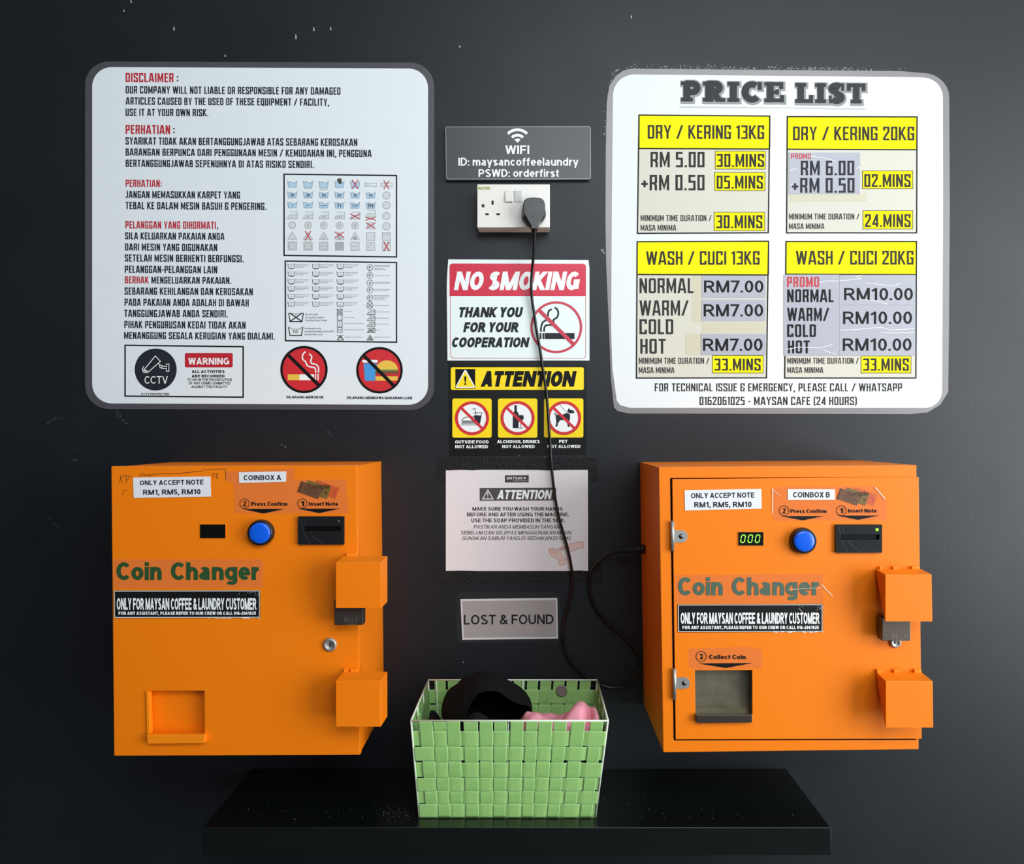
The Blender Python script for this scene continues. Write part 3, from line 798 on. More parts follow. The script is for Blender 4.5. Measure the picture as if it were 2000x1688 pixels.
text(mb, 'DILARANG MEROKOK', 559.7, 632.5, 773.3, 778.3, 'ink', PD, 3, t=.22, slope=.004)
mb.build('no_smoking_symbol', poster)
mb = MB()
mb.flat(disc(741.4, 723.3, 43.5, 64), 'sign_red', PD, 1)
mb.flat([(710, 710), (736, 710), (732, 744), (713, 744)], 'cola_blue', PD, 2)
mb.flat(rrect(707.5, 703, 738, 708.5, 2.4, 4), 'white_print', PD, 3)
mb.flat([(734, 722)] + arc(755.5, 722, 21.5, 18, 180, 360, 14), 'food_yellow', PD, 3)
mb.flat([(733.5, 722), (777.5, 722), (777.5, 724.5), (733.5, 724.5)], 'food_green', PD, 3)
mb.flat(rrect(733, 724.5, 778, 731, 2.5, 4), 'food_brown', PD, 3)
mb.flat([(733, 735.5), (777, 735.5), (776, 743.5), (734, 743.5)], 'food_yellow', PD, 3)
line(mb, [(711, 695), (771, 755.5)], 6.5, 'ink_black', PD, 4)
ring(mb, 741.4, 723.3, 41, 45.4, 'ink_black', PD, 5)
text(mb, 'DILARANG MEMBAWA MAKANAN LUAR', 678, 805.8, 774.4, 779.4, 'ink', PD, 3, t=.22, slope=.005)
mb.build('no_food_symbol', poster)

# ------------------------------------------------------------------ price list (right)
price = thing('price_list_poster', 'white laminated price list poster with four yellow-headed panels, above the right orange box', 'poster', W(1520, 805, 0))
mb = MB()
mb.slab([(1232, 134)] + [(1500, 136.5), (1760, 139)] + arc(1800, 190, 54, 48, -75, 0, 6) + [(1855, 400), (1853.5, 640), (1852, 766), (1836, 791), (1812, 805.5), (1780, 809), (1228, 808), (1206, 803), (1199, 796), (1193, 740), (1190, 660), (1184, 520), (1182.5, 440), (1183, 300), (1185, 200), (1190, 168), (1203, 148), (1217, 138)], 0.0013, 0.0010, 'laminate_edge_light')
mb.build('laminate_border', price, label='pale grey laminate edge, curling at the lower left')
mb = MB()
mb.slab([(1236, 145.5), (1500, 148), (1800, 151)] + arc(1803, 190, 38.5, 38.5, -85, 0, 7) + [(1842, 400), (1840, 765)] + arc(1806, 764, 34, 33, 0, 90, 7) + [(1232, 797), (1212, 792), (1204.5, 783), (1196, 720), (1193.5, 640), (1195, 400), (1197, 196)] + arc(1236, 188, 39, 42, 185, 265, 7), PD, 0.0004, 'poster_white_right')
mb.build('sheet', price, label='white printed sheet')
mb = MB()
for s, x0, x1, dy in (('PRICE', 1330, 1531.5, 0), ('LIST', 1553, 1690.5, 3)):
    text(mb, s, x0 + 1.5, x1 + 1.5, 160 + dy, 200.5 + dy, 'heading_rim', PD, 2, 'slab', .31, gap=.10, slope=.008, grow=.065)
    text(mb, s, x0, x1, 159 + dy, 198.5 + dy, 'heading_grey', PD, 3, 'slab', .31, gap=.10, slope=.008)
mb.flat([(1327.3, 207.5), (1510, 209.6), (1510, 211.4), (1327.3, 210.8)], 'underline_grey', PD, 2)
mb.flat([(1510, 209.6), (1690.5, 211.2), (1690.5, 215.2), (1510, 211.4)], 'underline_grey', PD, 2)
mb.build('heading', price)

def panel(q, yh, title, tx, body):
    """q: corner pixels tl tr br bl; yh: header bottom"""
    mb = MB()
    mb.flat(q, 'beige', PD, 1)
    for a in body['old']: mb.flat([(a[0], a[1]), (a[2], a[1]), (a[2], a[3]), (a[0], a[3])], 'beige_old', PD, 2)
    frame(mb, q, 2.4, 'ink_black', PD, 4)
    pn = mb.build('price_panel', price)
    mb = MB()
    mb.flat([q[0], q[1], (q[1][0] - .3, yh + 1), (q[0][0] - .3, yh)], 'yellow', PD, 2)
    line(mb, [q[0], q[1]], 2.4, 'ink_black', PD, 5); line(mb, [(q[0][0] - .4, yh), (q[1][0] - .4, yh + 1)], 2.4, 'ink_black', PD, 5)
    line(mb, [q[0], (q[0][0] - .4, yh)], 2.4, 'ink_black', PD, 5); line(mb, [q[1], (q[1][0] - .4, yh)], 2.4, 'ink_black', PD, 5)
    text(mb, title, tx[0], tx[1], tx[2], tx[3], 'charcoal_print', PD, 6, 'square', .125, slope=tx[4])
    mb.build('header_band', pn, root=price)
    mb = MB()
    for s, x0, x1, y0, y1, t in body['text']: text(mb, s, x0, x1, y0, y1, 'charcoal_print', PD, 3, 'square', t * .89)
    mb.build('lettering', pn, root=price)
    for bx, s, tb in body['tags']:
        mb = MB()
        mb.flat([(bx[0], bx[1]), (bx[2], bx[1]), (bx[2], bx[3]), (bx[0], bx[3])], 'yellow', PD, 3)
        frame(mb, [(bx[0], bx[1]), (bx[2], bx[1]), (bx[2], bx[3]), (bx[0], bx[3])], 1.1, 'heading_grey', PD, 4)
        text(mb, s, tb[0], tb[1], tb[2], tb[3], 'charcoal_print', PD, 5, 'square', .138)
        mb.build('time_tag', pn, root=price)
    for bx, items, st in body['slips']:
        mb = MB()
        mb.slab([(bx[0], bx[1]), (bx[2], bx[1]), (bx[2], bx[3]), (bx[0], bx[3])], PD + .0008, .0003, 'slip_grey')
        for s, x0, x1, y0, y1, t, k, m in items: text(mb, s, x0, x1, y0, y1, m, PD + .0008, 1, k, t * .93)
        for pts in st: line(mb, pts, 1.0, 'white_print', PD + .0008, 3)  # gloss on the clear tape's creases, put in as white strokes
        mb.build('price_slip', pn, root=price, label='grey paper slip taped over the old price')

MT = 'MINIMUM TIME DURATION /'; MM = 'MASA MINIMA'
panel([(1248.2, 225), (1503.5, 227), (1500.5, 454.8), (1245, 456)], 290.3, 'DRY / KERING 13KG', (1265.3, 1492.4, 244.4, 271, .004), dict(
    old=[], slips=[],
    text=[('RM 5.00', 1270.6, 1376, 297, 327, .15), ('+RM 0.50', 1252.5, 1376, 341.8, 371.9, .15), (MT, 1251.4, 1390, 420.2, 432, .15), (MM, 1251.4, 1320.8, 439.4, 450.8, .15)],
    tags=[((1397, 295.4, 1494.6, 330.3), '30.MINS', (1399.7, 1492.4, 301, 326.5)), ((1395.8, 337.3, 1494, 372.3), '05.MINS', (1399.7, 1490, 343.3, 368.7)), ((1394.8, 415, 1493.5, 450.6), '30.MINS', (1399, 1489, 420.5, 446))]))
panel([(1537.7, 228), (1791, 228.6), (1790.3, 455), (1536.3, 455)], 291.6, 'DRY / KERING 20KG', (1549, 1785.4, 247.5, 274, .001), dict(
    old=[(1541, 378, 1692, 394)],
    text=[(MT, 1541, 1678.7, 417.4, 428.8, .15), (MM, 1541, 1610, 436.7, 447.6, .15)],
    tags=[((1684.5, 334, 1782.6, 368.7), '02.MINS', (1688, 1778.3, 340.3, 365.3)), ((1685.5, 411.8, 1782.6, 447.6), '24.MINS', (1689.4, 1778.3, 418.6, 443.8))],
    slips=[((1541, 298, 1680, 378.7), [('PROMO', 1545, 1584, 299.8, 310.5, .15, 'square', 'ink_red'), ('RM 6.00', 1564, 1668.5, 314, 342.5, .15, 'square', 'ink'), ('+RM 0.50', 1546.5, 1669, 347.8, 376.6, .15, 'square', 'ink')],
            [[(1541, 333), (1550, 331), (1557, 328)], [(1583, 305), (1610, 309), (1632, 315)], [(1672, 330), (1678, 327), (1682, 338)], [(1543, 361), (1551, 362)]])]))
RM7 = lambda y0, y1, a, b, x0, x1: ((x0 - 4, y0, 1495.5, y1), [('RM7.00', x0, x1, a, b, .165, 'sans', 'ink_black')], [])
panel([(1244.6, 472.4), (1501, 471.4), (1497, 738.2), (1243, 738.6)], 536.3, 'WASH / CUCI 13KG', (1262, 1483.5, 491.2, 517.5, -.002), dict(
    old=[(1351, 539, 1372, 630), (1338.5, 651, 1371.5, 694), (1371, 629, 1495, 651)],
    text=[('NORMAL', 1249, 1354.5, 543.8, 573, .15), ('WARM/', 1249, 1345, 587, 616.7, .15), ('COLD', 1249, 1315, 623.8, 653, .15), ('HOT', 1250.6, 1300, 662, 691, .15), (MT, 1247.8, 1385.4, 698.8, 710.8, .15), (MM, 1247.8, 1317.2, 717.5, 728.9, .15)],
    tags=[((1391.4, 694.8, 1490.5, 728.7), '33.MINS', (1395.6, 1485.6, 700.6, 724))],
    slips=[RM7(538.5, 581.6, 548, 571.4, 1375, 1491), RM7(585.2, 627.2, 594.4, 618.2, 1374.3, 1490.5), RM7(652.2, 693.8, 661.5, 685.4, 1373, 1489.3)]))
RM10 = lambda y0, y1, a, b, x0, x1, st: ((1639.6, y0, 1788, y1), [('RM10.00', x0, x1, a, b, .165, 'sans', 'ink_black')], st)
panel([(1535.2, 472), (1790, 472), (1788.8, 738.5), (1532.5, 738.5)], 535.7, 'WASH / CUCI 20KG', (1554.4, 1784, 490, 517, 0), dict(
    old=[],
    text=[(MT, 1537.7, 1677.4, 699, 710.6, .15), (MM, 1537.7, 1608, 717.4, 728.7, .15)],
    tags=[((1681.7, 695.6, 1779, 728.7), '33.MINS', (1686, 1775, 700.2, 724.4))],
    slips=[((1530.7, 536.6, 1639.3, 695.2), [('PROMO', 1537, 1600, 540.6, 560.7, .17, 'square', 'ink_red'), ('NORMAL', 1537.3, 1628, 565.4, 590.4, .16, 'square', 'ink_black'), ('WARM/', 1537.3, 1619.8, 601.4, 627, .16, 'square', 'ink_black'), ('COLD', 1537.3, 1593.6, 633.6, 658.4, .16, 'square', 'ink_black'), ('HOT', 1538.8, 1581.4, 665.2, 690.4, .16, 'square', 'ink_black')],
            [[(1600, 552), (1615, 549), (1638, 549)], [(1534, 683), (1560, 678), (1600, 680), (1626, 673)], [(1608, 684), (1622, 689), (1632, 692)]]),
           RM10(537.2, 595.4, 562.6, 586.4, 1648.6, 1783, [[(1640, 549), (1668, 546), (1682, 544), (1672, 540), (1684, 537.6)], [(1690, 553), (1720, 556), (1745, 559), (1760, 553)], [(1680, 585), (1712, 588), (1735, 595)]]),
           RM10(596, 647.6, 608.6, 632.8, 1646.5, 1781.3, [[(1641, 645.5), (1670, 644), (1700, 641), (1722, 640), (1740, 645), (1786, 642)]]),
           RM10(648.4, 695.2, 661.3, 685.2, 1646, 1780.4, [[(1720, 649.4), (1752, 650.5), (1786, 649)]])]))
mb = MB()
text(mb, 'FOR TECHNICAL ISSUE & EMERGENCY, PLEASE CALL / WHATSAPP', 1278.8, 1761.7, 749, 764.6, 'charcoal_print', PD, 2, 'square', .135)
text(mb, '0162061025 - MAYSAN CAFE (24 HOURS)', 1366.2, 1673.6, 775.3, 791.2, 'charcoal_print', PD, 2, 'square', .135)
mb.build('contact_text', price)

# ------------------------------------------------------------------ wifi sign
d = 0.011
wifi = thing('wifi_sign', 'dark grey acrylic sign with wireless network name and password, directly above the white socket', 'sign', W(1011, 351, 0))
mb = MB()
mb.slab([(870, 247.5), (1150, 246.5), (1153.3, 249), (1154, 347), (1151.5, 350), (874, 350.8), (871, 348)], d, d - .005, 'acrylic_dark', 'acrylic_edge')
for a in (([(870.6, 249), (871.8, 349)]), [(871, 248), (1152.5, 247.4)], [(1153, 249), (1153.5, 348)], [(873, 350), (1152, 349.3)]): line(mb, a, 1.2, 'acrylic_edge', d, 1)
mb.build('panel', wifi)
for x in (893, 1130):
    mb = MB(); mb.box(x - 12, 275, x + 12, 325, .0062, .0062, 'ink_black'); mb.build('mounting_pad', wifi)
mb = MB()
for r0, w in ((26, 5.4), (15.2, 5.2)):
    line(mb, arc(1010.7, 279, r0, r0 * .98, -136, -44, 16), w, 'white_print', d, 1)
mb.flat([(1010.7, 279)] + arc(1010.7, 279, 8.4, 8.4, -134, -46, 6), 'white_print', d, 1)
mb.build('signal_icon', wifi)
mb = MB()
text(mb, 'WIFI', 987, 1033.6, 284, 301, 'white_print', d, 1, t=.165)
text(mb, 'ID: maysancoffeelaundry', 895.3, 1129.7, 308.3, 323.6, 'white_print', d, 1, t=.165)
text(mb, 'PSWD: orderfirst', 934.7, 1091.7, 330.7, 345.6, 'white_print', d, 1, t=.165)
mb.build('lettering', wifi)

# ------------------------------------------------------------------ socket
sock = thing('wall_socket', 'white twin wall socket with two switches, mounted under the dark wireless sign', 'socket', W(1003, 454, 0))
ds = 0.040
mb = MB()
mb.box(932.3, 360.3, 1073.6, 444.3, ds, ds, 'socket_white', 'socket_side_shade')
mb.build('back_box', sock, bevel=.0015)
mb = MB()
mb.box(932, 360, 1073.9, 444.4, ds + .001, .008, 'socket_white')
mb.build('faceplate', sock, bevel=.0012)
d = ds + .001
for x0, x1, m in ((987, 1000.8, 'socket_white'), (1005, 1018.6, 'switch_grey')):
    mb = MB()
    k = D / (D - d)
    a, b, c_, e_ = W(x0, 373.6, d), W(x1, 373.6, d), W(x1, 395, d), W(x0, 395, d)
    o1 = Vector((0, -.0012, 0)); o2 = Vector((0, -.0045, 0))
    if m == 'switch_grey': o1, o2 = o2 * .5, o1
    mb.hexa([a + o1, b + o1, c_ + o2, e_ + o2], [a, b, c_, e_], m)
    mb.build('rocker_switch', sock, bevel=.0004)
    mb = MB(); line(mb, [(x0 - 1, 373), (x1 + 1, 373), (x1 + 1, 396), (x0 - 1, 396)], .8, 'switch_grey', d, 1, True); mb.build('switch_surround', sock)
mb = MB()
for a in ((960, 392, 964.2, 400), (948, 416.5, 954.6, 420.4), (969.6, 416.5, 976.2, 420.4)):
    mb.flat([(a[0], a[1]), (a[2], a[1]), (a[2], a[3]), (a[0], a[3])], 'socket_hole', d, 1)
mb.build('pin_holes', sock)
mb = MB(); mb.lathe(944, 402, d, [(0, .0008), (2.6, .0008), (3.3, .0004), (3.3, 0)], 'steel_dark', 20); line(mb, [(942, 404), (946, 400)], .9, 'socket_hole', d + .0009, 1); mb.build('screw', sock)
mb = MB(); mb.slab([(933.3, 363.4), (957.8, 363.2), (958, 371.4), (933.5, 372)], d + .0002, .0002, 'old_label')
for i in range(9):
    x = 934.5 + i * 2.6; line(mb, [(x, 370.6), (x + random.uniform(-.5, 1.5), 364.6 + random.uniform(0, 2)), (x + 2, 368 + random.uniform(-2, 2))], .7, 'pencil', d + .0002, 1)
mb.build('old_label', sock)

# ------------------------------------------------------------------ plug and lead
cord = thing('power_lead', 'black plug and lead trailing from the white socket to the right orange box', 'power lead', W(1043, 444, ds))
mb = MB()
prof = [(1021.5, 398), (1024, 391), (1030, 386.6), (1043, 385.4), (1056, 386.6), (1062, 391), (1064.4, 398), (1064.8, 408), (1066.3, 414), (1066, 421), (1062, 428), (1055, 435), (1049.5, 444.5), (1036.5, 444.5), (1031, 435), (1024, 428), (1019.6, 421), (1019.3, 414), (1021, 408)]
mb.slab(prof, ds + .016, .014, 'black_plastic')
mb.build('plug_base', cord, bevel=.003, seg=3)
mb = MB()
dp_ = ds + .030
mb.slab([(1024, 393), (1030, 388), (1043, 387), (1057, 388), (1063, 393), (1065, 404), (1064, 416), (1057, 428), (1050, 440), (1049.5, 447), (1037.5, 447), (1037, 440), (1030, 428), (1023.4, 416), (1022.5, 404)], dp_, .016, 'black_plastic')
mb.build('plug_body', cord, bevel=.005, seg=4)
mb = MB(); line(mb, [(1027, 394.5), (1061, 394.5)], 1.3, 'cable_black', dp_, 2); mb.build('plug_seam', cord)
mb = MB(); mb.lathe(1043.5, 423, dp_, [(0, .0006), (1.6, .0006), (2, 0)], 'steel_dark', 14); mb.build('plug_screw', cord)
mb = MB()
pr = []; rr = []
for i in range(11):
    pr.append(W(1043.3, 444 + i * 1.7, ds + .020 - i * .0006)); rr.append(.0064 - i * .00026 + (.0008 if i % 2 else 0))
mb.tube(pr, rr, 'black_plastic', 14); mb.build('strain_relief', cord)
path = [(1043.3, 458, .052), (1043, 490, .038), (1040, 521, .024), (1037.7, 552, .015), (1039, 583, .010), (1043.6, 614, .009), (1048, 645, .009), (1055, 684, .009), (1059, 712, .009), (1063, 738.7, .009), (1067.5, 769.7, .009), (1070.6, 808, .009), (1073, 847, .008), (1075.6, 885, .008), (1078.5, 924, .009), (1083.5, 967.5, .009), (1090.3, 1006, .009), (1099, 1037.5, .010), (1107.8, 1069, .010), (1115, 1102, .010), (1118.5, 1137, .010), (1113.5, 1173, .010), (1104.5, 1204.5, .010), (1100, 1234, .011), (1103, 1265, .011), (1115.5, 1294.5, .010), (1138, 1317, .008), (1160, 1331.5, .007), (1185, 1341.5, .008), (1210, 1344, .012), (1232.5, 1335.5, .016), (1247.5, 1317, .018), (1251, 1296, .018), (1241.5, 1269.8, .016), (1219, 1244.5, .012), (1188, 1218, .010), (1163, 1186.5, .010), (1152.5, 1153, .010), (1153.5, 1122, .014), (1165, 1101.5, .022), (1187.5, 1085, .035), (1216, 1075, .048)]
mb = MB(); mb.tube(bez([W(*p) for p in path], 6), .0030, 'cable_black', 10); mb.build('lead', cord)
mb = MB()
pr = []; rr = []
for i in range(15):
    u = i / 14; pr.append(W(1214 + 26 * u, 1075.6 - 1.6 * u, .048 + .008 * u)); rr.append(.0048 + .001 * u + (.0008 if i % 2 else 0))
mb.tube(pr, rr, 'black_plastic', 12)
mb.tube([W(1238, 1073.5, .0555), W(1256, 1073, .057)], .0056, 'black_plastic', 14)
mb.tube([W(1252, 1073, .0565), W(1258.6, 1073, .0575)], .0095, 'black_plastic', 18)
mb.build('jack_plug', cord)

# ------------------------------------------------------------------ no smoking sign
smoke = thing('no_smoking_sign', 'white card with red NO SMOKING band under the socket, crossed by the black lead', 'sign', W(1012, 705, 0))
d = 0.0022
mb = MB()
rows = []
def edge_l(v): return 875.5 + (872 - 875.5) * math.sin(min(v * 3.2, 1) * math.pi / 2) + 2 * v
for i in range(13):
    v = i / 12; row = []
    for j in range(17):
        u = j / 16
        x = edge_l(v) + u * (1149.3 - edge_l(v)) + (2 if u > .9 and v > .05 else 0)
        y = 506.8 + v * (704.4 - 506.8) + 1.2 * u * (1 - v)
        lift = d + .002 * math.exp(-((u - .57) / .07) ** 2) * v * .0
        row.append(W(x, y, lift))
    rows.append(row)
mb.grid(rows, 'sticker_white'); mb.grid([[p + Vector((0, .001, 0)) for p in r] for r in rows], 'sticker_white')
mb.build('card', smoke)
mb = MB()
mb.flat([(878, 578.3)] + arc(884, 520.8, 6, 6, 180, 270, 5) + arc(1138.5, 521.2, 6, 6, -90, 0, 5) + [(1144.4, 578.5)], 'crimson', d, 1)
text(mb, 'NO SMOKING', 886.5, 1132.8, 530.6, 566.8, 'white_print', d, 3, t=.25, shear=.2, gap=.06)
mb.build('heading_band', smoke)
mb = MB()
line(mb, [(879.5, 578.5), (879.9, 693)] + arc(886, 693, 6, 6.5, 180, 90, 5) + arc(1138, 694, 6, 6, 90, 0, 5) + [(1144, 578.5)], 1.0, 'crimson_line', d, 1)
mb.build('border_line', smoke)
mb = MB()
for s, x0, x1, y0, y1 in (('THANK YOU', 897, 1022, 600, 620), ('FOR YOUR', 904.6, 1012.7, 629.5, 649.2), ('COOPERATION', 883, 1034.8, 659, 678.6)):
    text(mb, s, x0, x1, y0, y1, 'ink', d, 2, t=.25, shear=.2, gap=.06)
mb.build('lettering', smoke)
mb = MB()
mb.flat([(1064, 650.7), (1122.2, 650.7), (1122.2, 662.4), (1064, 662.4)], 'ink', d, 2)
for x in (1054, 1059.6): mb.flat([(x, 650.7), (x + 3.6, 650.7), (x + 3.6, 662.4), (x, 662.4)], 'ink', d, 2)
line(mb, bez([(1056.4, 648, 0), (1057, 639, 0), (1060, 630, 0), (1067, 625, 0), (1070, 618, 0), (1070.5, 612, 0), (1073, 606.5, 0), (1078, 604.5, 0)], 5), 3.4, 'ink', d, 2)
line(mb, bez([(1062.6, 648, 0), (1063.5, 640, 0), (1067, 635.6, 0), (1080, 634.5, 0), (1082, 632, 0), (1081, 625, 0), (1088, 620, 0), (1090.5, 612, 0), (1088, 604, 0), (1083, 601, 0)], 5), 3.4, 'ink', d, 2)
line(mb, [(1053, 606), (1121.5, 674)], 7.4, 'crimson_line', d, 4)
ring(mb, 1086.6, 639.3, 46.2, 50.7, 'crimson_line', d, 5)
mb.build('no_smoking_symbol', smoke)

# ------------------------------------------------------------------ attention sticker
att = thing('attention_sticker', 'black sticker with yellow ATTENTION bar and three prohibition tiles, below the red-banded card', 'sticker', W(1010, 890, 0))
d = 0.0012
mb = MB(); mb.slab([(875.5, 708.6), (1145.5, 708.2), (1144.8, 888), (878.5, 891)], d, d, 'sticker_black'); mb.build('backing', att)
mb = MB()
mb.flat(rrect(880.6, 717.6, 1140.2, 761.6, 3), 'yellow_warm', d, 1)
mb.flat([(889.4, 721), (928.2, 721), (928.2, 759), (889.4, 759)], 'ink_black', d, 2)
mb.flat([(908.6, 722.6), (910.6, 723.6), (928, 755.5), (926.5, 757.8), (891, 757.8), (889.8, 755.5), (907, 723.6)], 'white_print', d, 3)
mb.flat([(908.8, 726), (926, 755.6), (892, 755.6)], 'yellow_warm', d, 4)
mb.flat([(906.6, 735.4), (911, 735.4), (910, 747), (907.6, 747)], 'ink_black', d, 5); mb.flat(disc(908.8, 750.4, 2, 12), 'ink_black', d, 5)
text(mb, 'ATTENTION', 938.7, 1126.6, 724.8, 755.4, 'ink_black', d, 3, t=.27, shear=.2, gap=.05)
mb.build('heading_band', att)
def tile(x0, y0, cx, cy, draw, cap):
    mb = MB()
    mb.flat(rrect(x0, y0, x0 + 76.8, y0 + 76.4, 4), 'yellow_warm', d, 1)
    mb.flat(disc(cx, cy, 28.5, 40), 'white_print', d, 2)
    draw(mb)
    line(mb, [(cx - 20.5, cy - 19.5), (cx + 20.5, cy + 20.5)], 5.2, 'sign_red', d, 5)
    ring(mb, cx, cy, 27.5, 33.2, 'sign_red', d, 6, 48)
    mb.build('prohibition_tile', att)
    mb = MB()
    for s, a, b, y0_, y1_ in cap: text(mb, s, a, b, y0_, y1_, 'white_print', d, 1, t=.21)
    mb.build('caption', att)
def food(mb):
    line(mb, bez([(901.5, 822.5, 0), (905, 817.5, 0), (913, 814.5, 0), (921, 814, 0), (929, 817, 0), (931.5, 822.5, 0)], 4), 1.3, 'ink', d, 3)
    line(mb, [(901.5, 822.5), (931, 822.5)], 1.2, 'ink', d, 3); line(mb, [(902, 824.4), (931.5, 824.4)], 1.8, 'ink', d, 3)
    line(mb, [(902, 827), (902, 830), (931.5, 830), (931.5, 827)], 1.2, 'ink', d, 3, True)
    line(mb, [(924.3, 806.5), (941, 806.5), (937, 828), (930, 828), (926, 812)], 1.2, 'ink', d, 3)
    mb.flat([(925.2, 811.5), (940, 811.5), (937, 827.5), (931.5, 827.5)], 'ink', d, 3)
    line(mb, [(930, 811), (928, 798), (921, 800)], 1.2, 'ink', d, 3)
def drink(mb):
    mb.flat([(1004.5, 791.6), (1009.5, 791.6), (1009.5, 803), (1013, 808), (1013, 836.5), (1001.5, 836.5), (1001.5, 808), (1004.8, 803)], 'ink', d, 3)
    mb.flat([(1012, 811), (1022, 811), (1023.2, 817), (1021, 821), (1018, 822.8), (1015, 821), (1012, 817)], 'ink', d, 3)
    line(mb, [(1017.4, 822), (1017.4, 836)], 1.1, 'ink', d, 3); line(mb, [(1013.5, 836.4), (1021.5, 836.4)], 1.3, 'ink', d, 3)
def dog(mb):
    mb.flat([(1082.4, 807.2), (1084.5, 806.6), (1087, 810.5), (1100, 809.6), (1107, 806.5), (1111, 808), (1113.5, 811), (1113.5, 818), (1111.5, 824), (1112, 832), (1113, 834), (1109, 834), (1107, 821.5), (1099, 820.5), (1094, 821), (1090, 827), (1088.5, 833.6), (1084.8, 833.6), (1086.5, 826), (1085.5, 817), (1085, 811.5)], 'ink', d, 3)
    mb.flat([(1107.6, 804.5), (1111, 796.8), (1114, 801), (1118, 801), (1122.4, 804.5), (1121, 807), (1116, 807.6), (1113, 808)], 'ink', d, 4)
    line(mb, [(1093, 791), (1107.5, 806.5)], .8, 'ink', d, 3)
tile(883.5, 778.7, 922, 817, food, [('OUTSIDE FOOD', 888.7, 954.5, 860.4, 866.3), ('NOT ALLOWED', 889, 953.2, 869.4, 875.7)])
tile(972.7, 778.7, 1011, 816.7, drink, [('ALCHOHOL DRINKS', 970.8, 1054.2, 859.8, 865.7), ('NOT ALLOWED', 980.6, 1044.4, 869.3, 875.3)])
tile(1062.6, 778.4, 1101.8, 816.6, dog, [('PET', 1092, 1108.3, 859.5, 865.4), ('NOT ALLOWED', 1069, 1133.9, 869.1, 875.1)])

# ------------------------------------------------------------------ hand washing notice
hand = thing('hand_wash_notice', 'white paper notice about washing hands, held with black tape above the LOST & FOUND card', 'notice', W(1010, 1138, 0))
d = 0.0012
mb = MB(); mb.slab([(870.8, 918), (1148.2, 918), (1148.6, 1115.4), (870.8, 1115.4)], d, .0006, 'notice_paper'); mb.build('paper', hand)
def rag(x0, y0, x1, y1, n=14, j=.8):
    o = [(x0 + (x1 - x0) * i / n, y0 + random.uniform(-j, j)) for i in range(n + 1)]
    return o + [(x1 - (x1 - x0) * i / n, y1 + random.uniform(-j, j)) for i in range(n + 1)]
for q in (rag(856, 895, 1166, 918.3), rag(848, 1115.2, 1176, 1138)):
    mb = MB(); mb.slab(q, .0016, .0016, 'rough_tape'); mb.build('tape_strip', hand, label='rough black tape')
for q in ((853, 918, 871, 941), (1148, 918, 1168, 940), (1149, 1098, 1174, 1116)):
    mb = MB(); mb.slab(rag(*q, 5), .0010, .001, 'rough_tape'); mb.build('tape_end', hand)
mb = MB()
mb.flat([(986, 928.6), (1032.7, 928.3), (1032.7, 942.4), (986, 942.6)], 'logo_brown', d, 1)
text(mb, 'MAYSAN', 989.5, 1021, 931.5, 936.6, 'white_print', d, 2, t=.14, shear=.2); mb.flat(disc(1025, 934.2, 1.8, 10), 'white_print', d, 2)
line(mb, [(1002, 939.4), (1029.5, 939.2)], 1, 'ink_mist', d, 2)
mb.build('logo', hand)
mb = MB()
mb.flat([(936.8, 953.2), (1086.2, 952.6), (1086.2, 977.8), (936.8, 978.4)], 'banner_grey', d, 1)
text(mb, 'ATTENTION', 970.4, 1079, 957, 975.2, 'white_print', d, 2, t=.22, shear=.2, gap=.07)
line(mb, [(952.8, 957), (963, 974.8), (942.6, 974.8)], 1.5, 'white_print', d, 2, True)
line(mb, [(952.8, 961.5), (952.8, 968.5)], 1.7, 'white_print', d, 2); mb.flat(disc(952.8, 971.4, 1, 8), 'white_print', d, 2)
mb.build('heading_band', hand)
mb = MB()
for s, x0, x1, y0, y1 in (('MAKE SURE YOU WASH YOUR HANDS', 922.8, 1099, 990.4, 997.6), ('BEFORE AND AFTER USING THE MACHINE.', 912, 1111.3, 1001.4, 1008.6), ('USE THE SOAP PROVIDED IN THE SINK.', 920.5, 1104, 1012.9, 1020.2)):
    text(mb, s, x0, x1, y0, y1, 'charcoal_print', d, 1, t=.19)
for s, x0, x1, y0, y1 in (('PASTIKAN ANDA MEMBASUH TANGAN', 925, 1094, 1025.7, 1032.9), ('SEBELUM DAN SELEPAS MENGGUNAKAN MESIN.', 900, 1116.5, 1037, 1044.2), ('GUNAKAN SABUN YANG DI SEDIAKAN DI SINKI.', 902.5, 1115.6, 1047.9, 1055.1)):
    text(mb, s, x0, x1, y0, y1, 'charcoal_print', d, 1, t=.13, shear=.2)
mb.build('lettering', hand)
mb = MB()
h1 = [(1140, 1058), (1125, 1059.5), (1113, 1062), (1105, 1067), (1096, 1069), (1091, 1072), (1097, 1074), (1104, 1073), (1110, 1077), (1117, 1077), (1125, 1073), (1140, 1069)]
h2 = [(1072, 1072), (1073, 1080), (1078, 1087), (1087, 1091), (1092, 1096), (1091, 1103), (1100, 1104.5), (1105, 1100), (1104, 1092), (1098, 1086), (1096, 1078), (1099, 1072), (1095, 1070), (1090, 1077), (1086, 1072), (1083, 1074), (1079, 1070), (1077, 1072)]
for h_ in (h1, h2): mb.flat(h_, 'hand_pink', d, 1); line(mb, h_, .8, 'hand_line', d, 2, True)
for a in ([(1074, 1074), (1080, 1083)], [(1078, 1072), (1084, 1082)], [(1083, 1074), (1089, 1081)], [(1105, 1067), (1112, 1070), (1116, 1066)], [(1092, 1096), (1104, 1093)], [(1098, 1070), (1106, 1071)]): line(mb, a, .7, 'hand_line', d, 2)
mb.build('hands_drawing', hand)

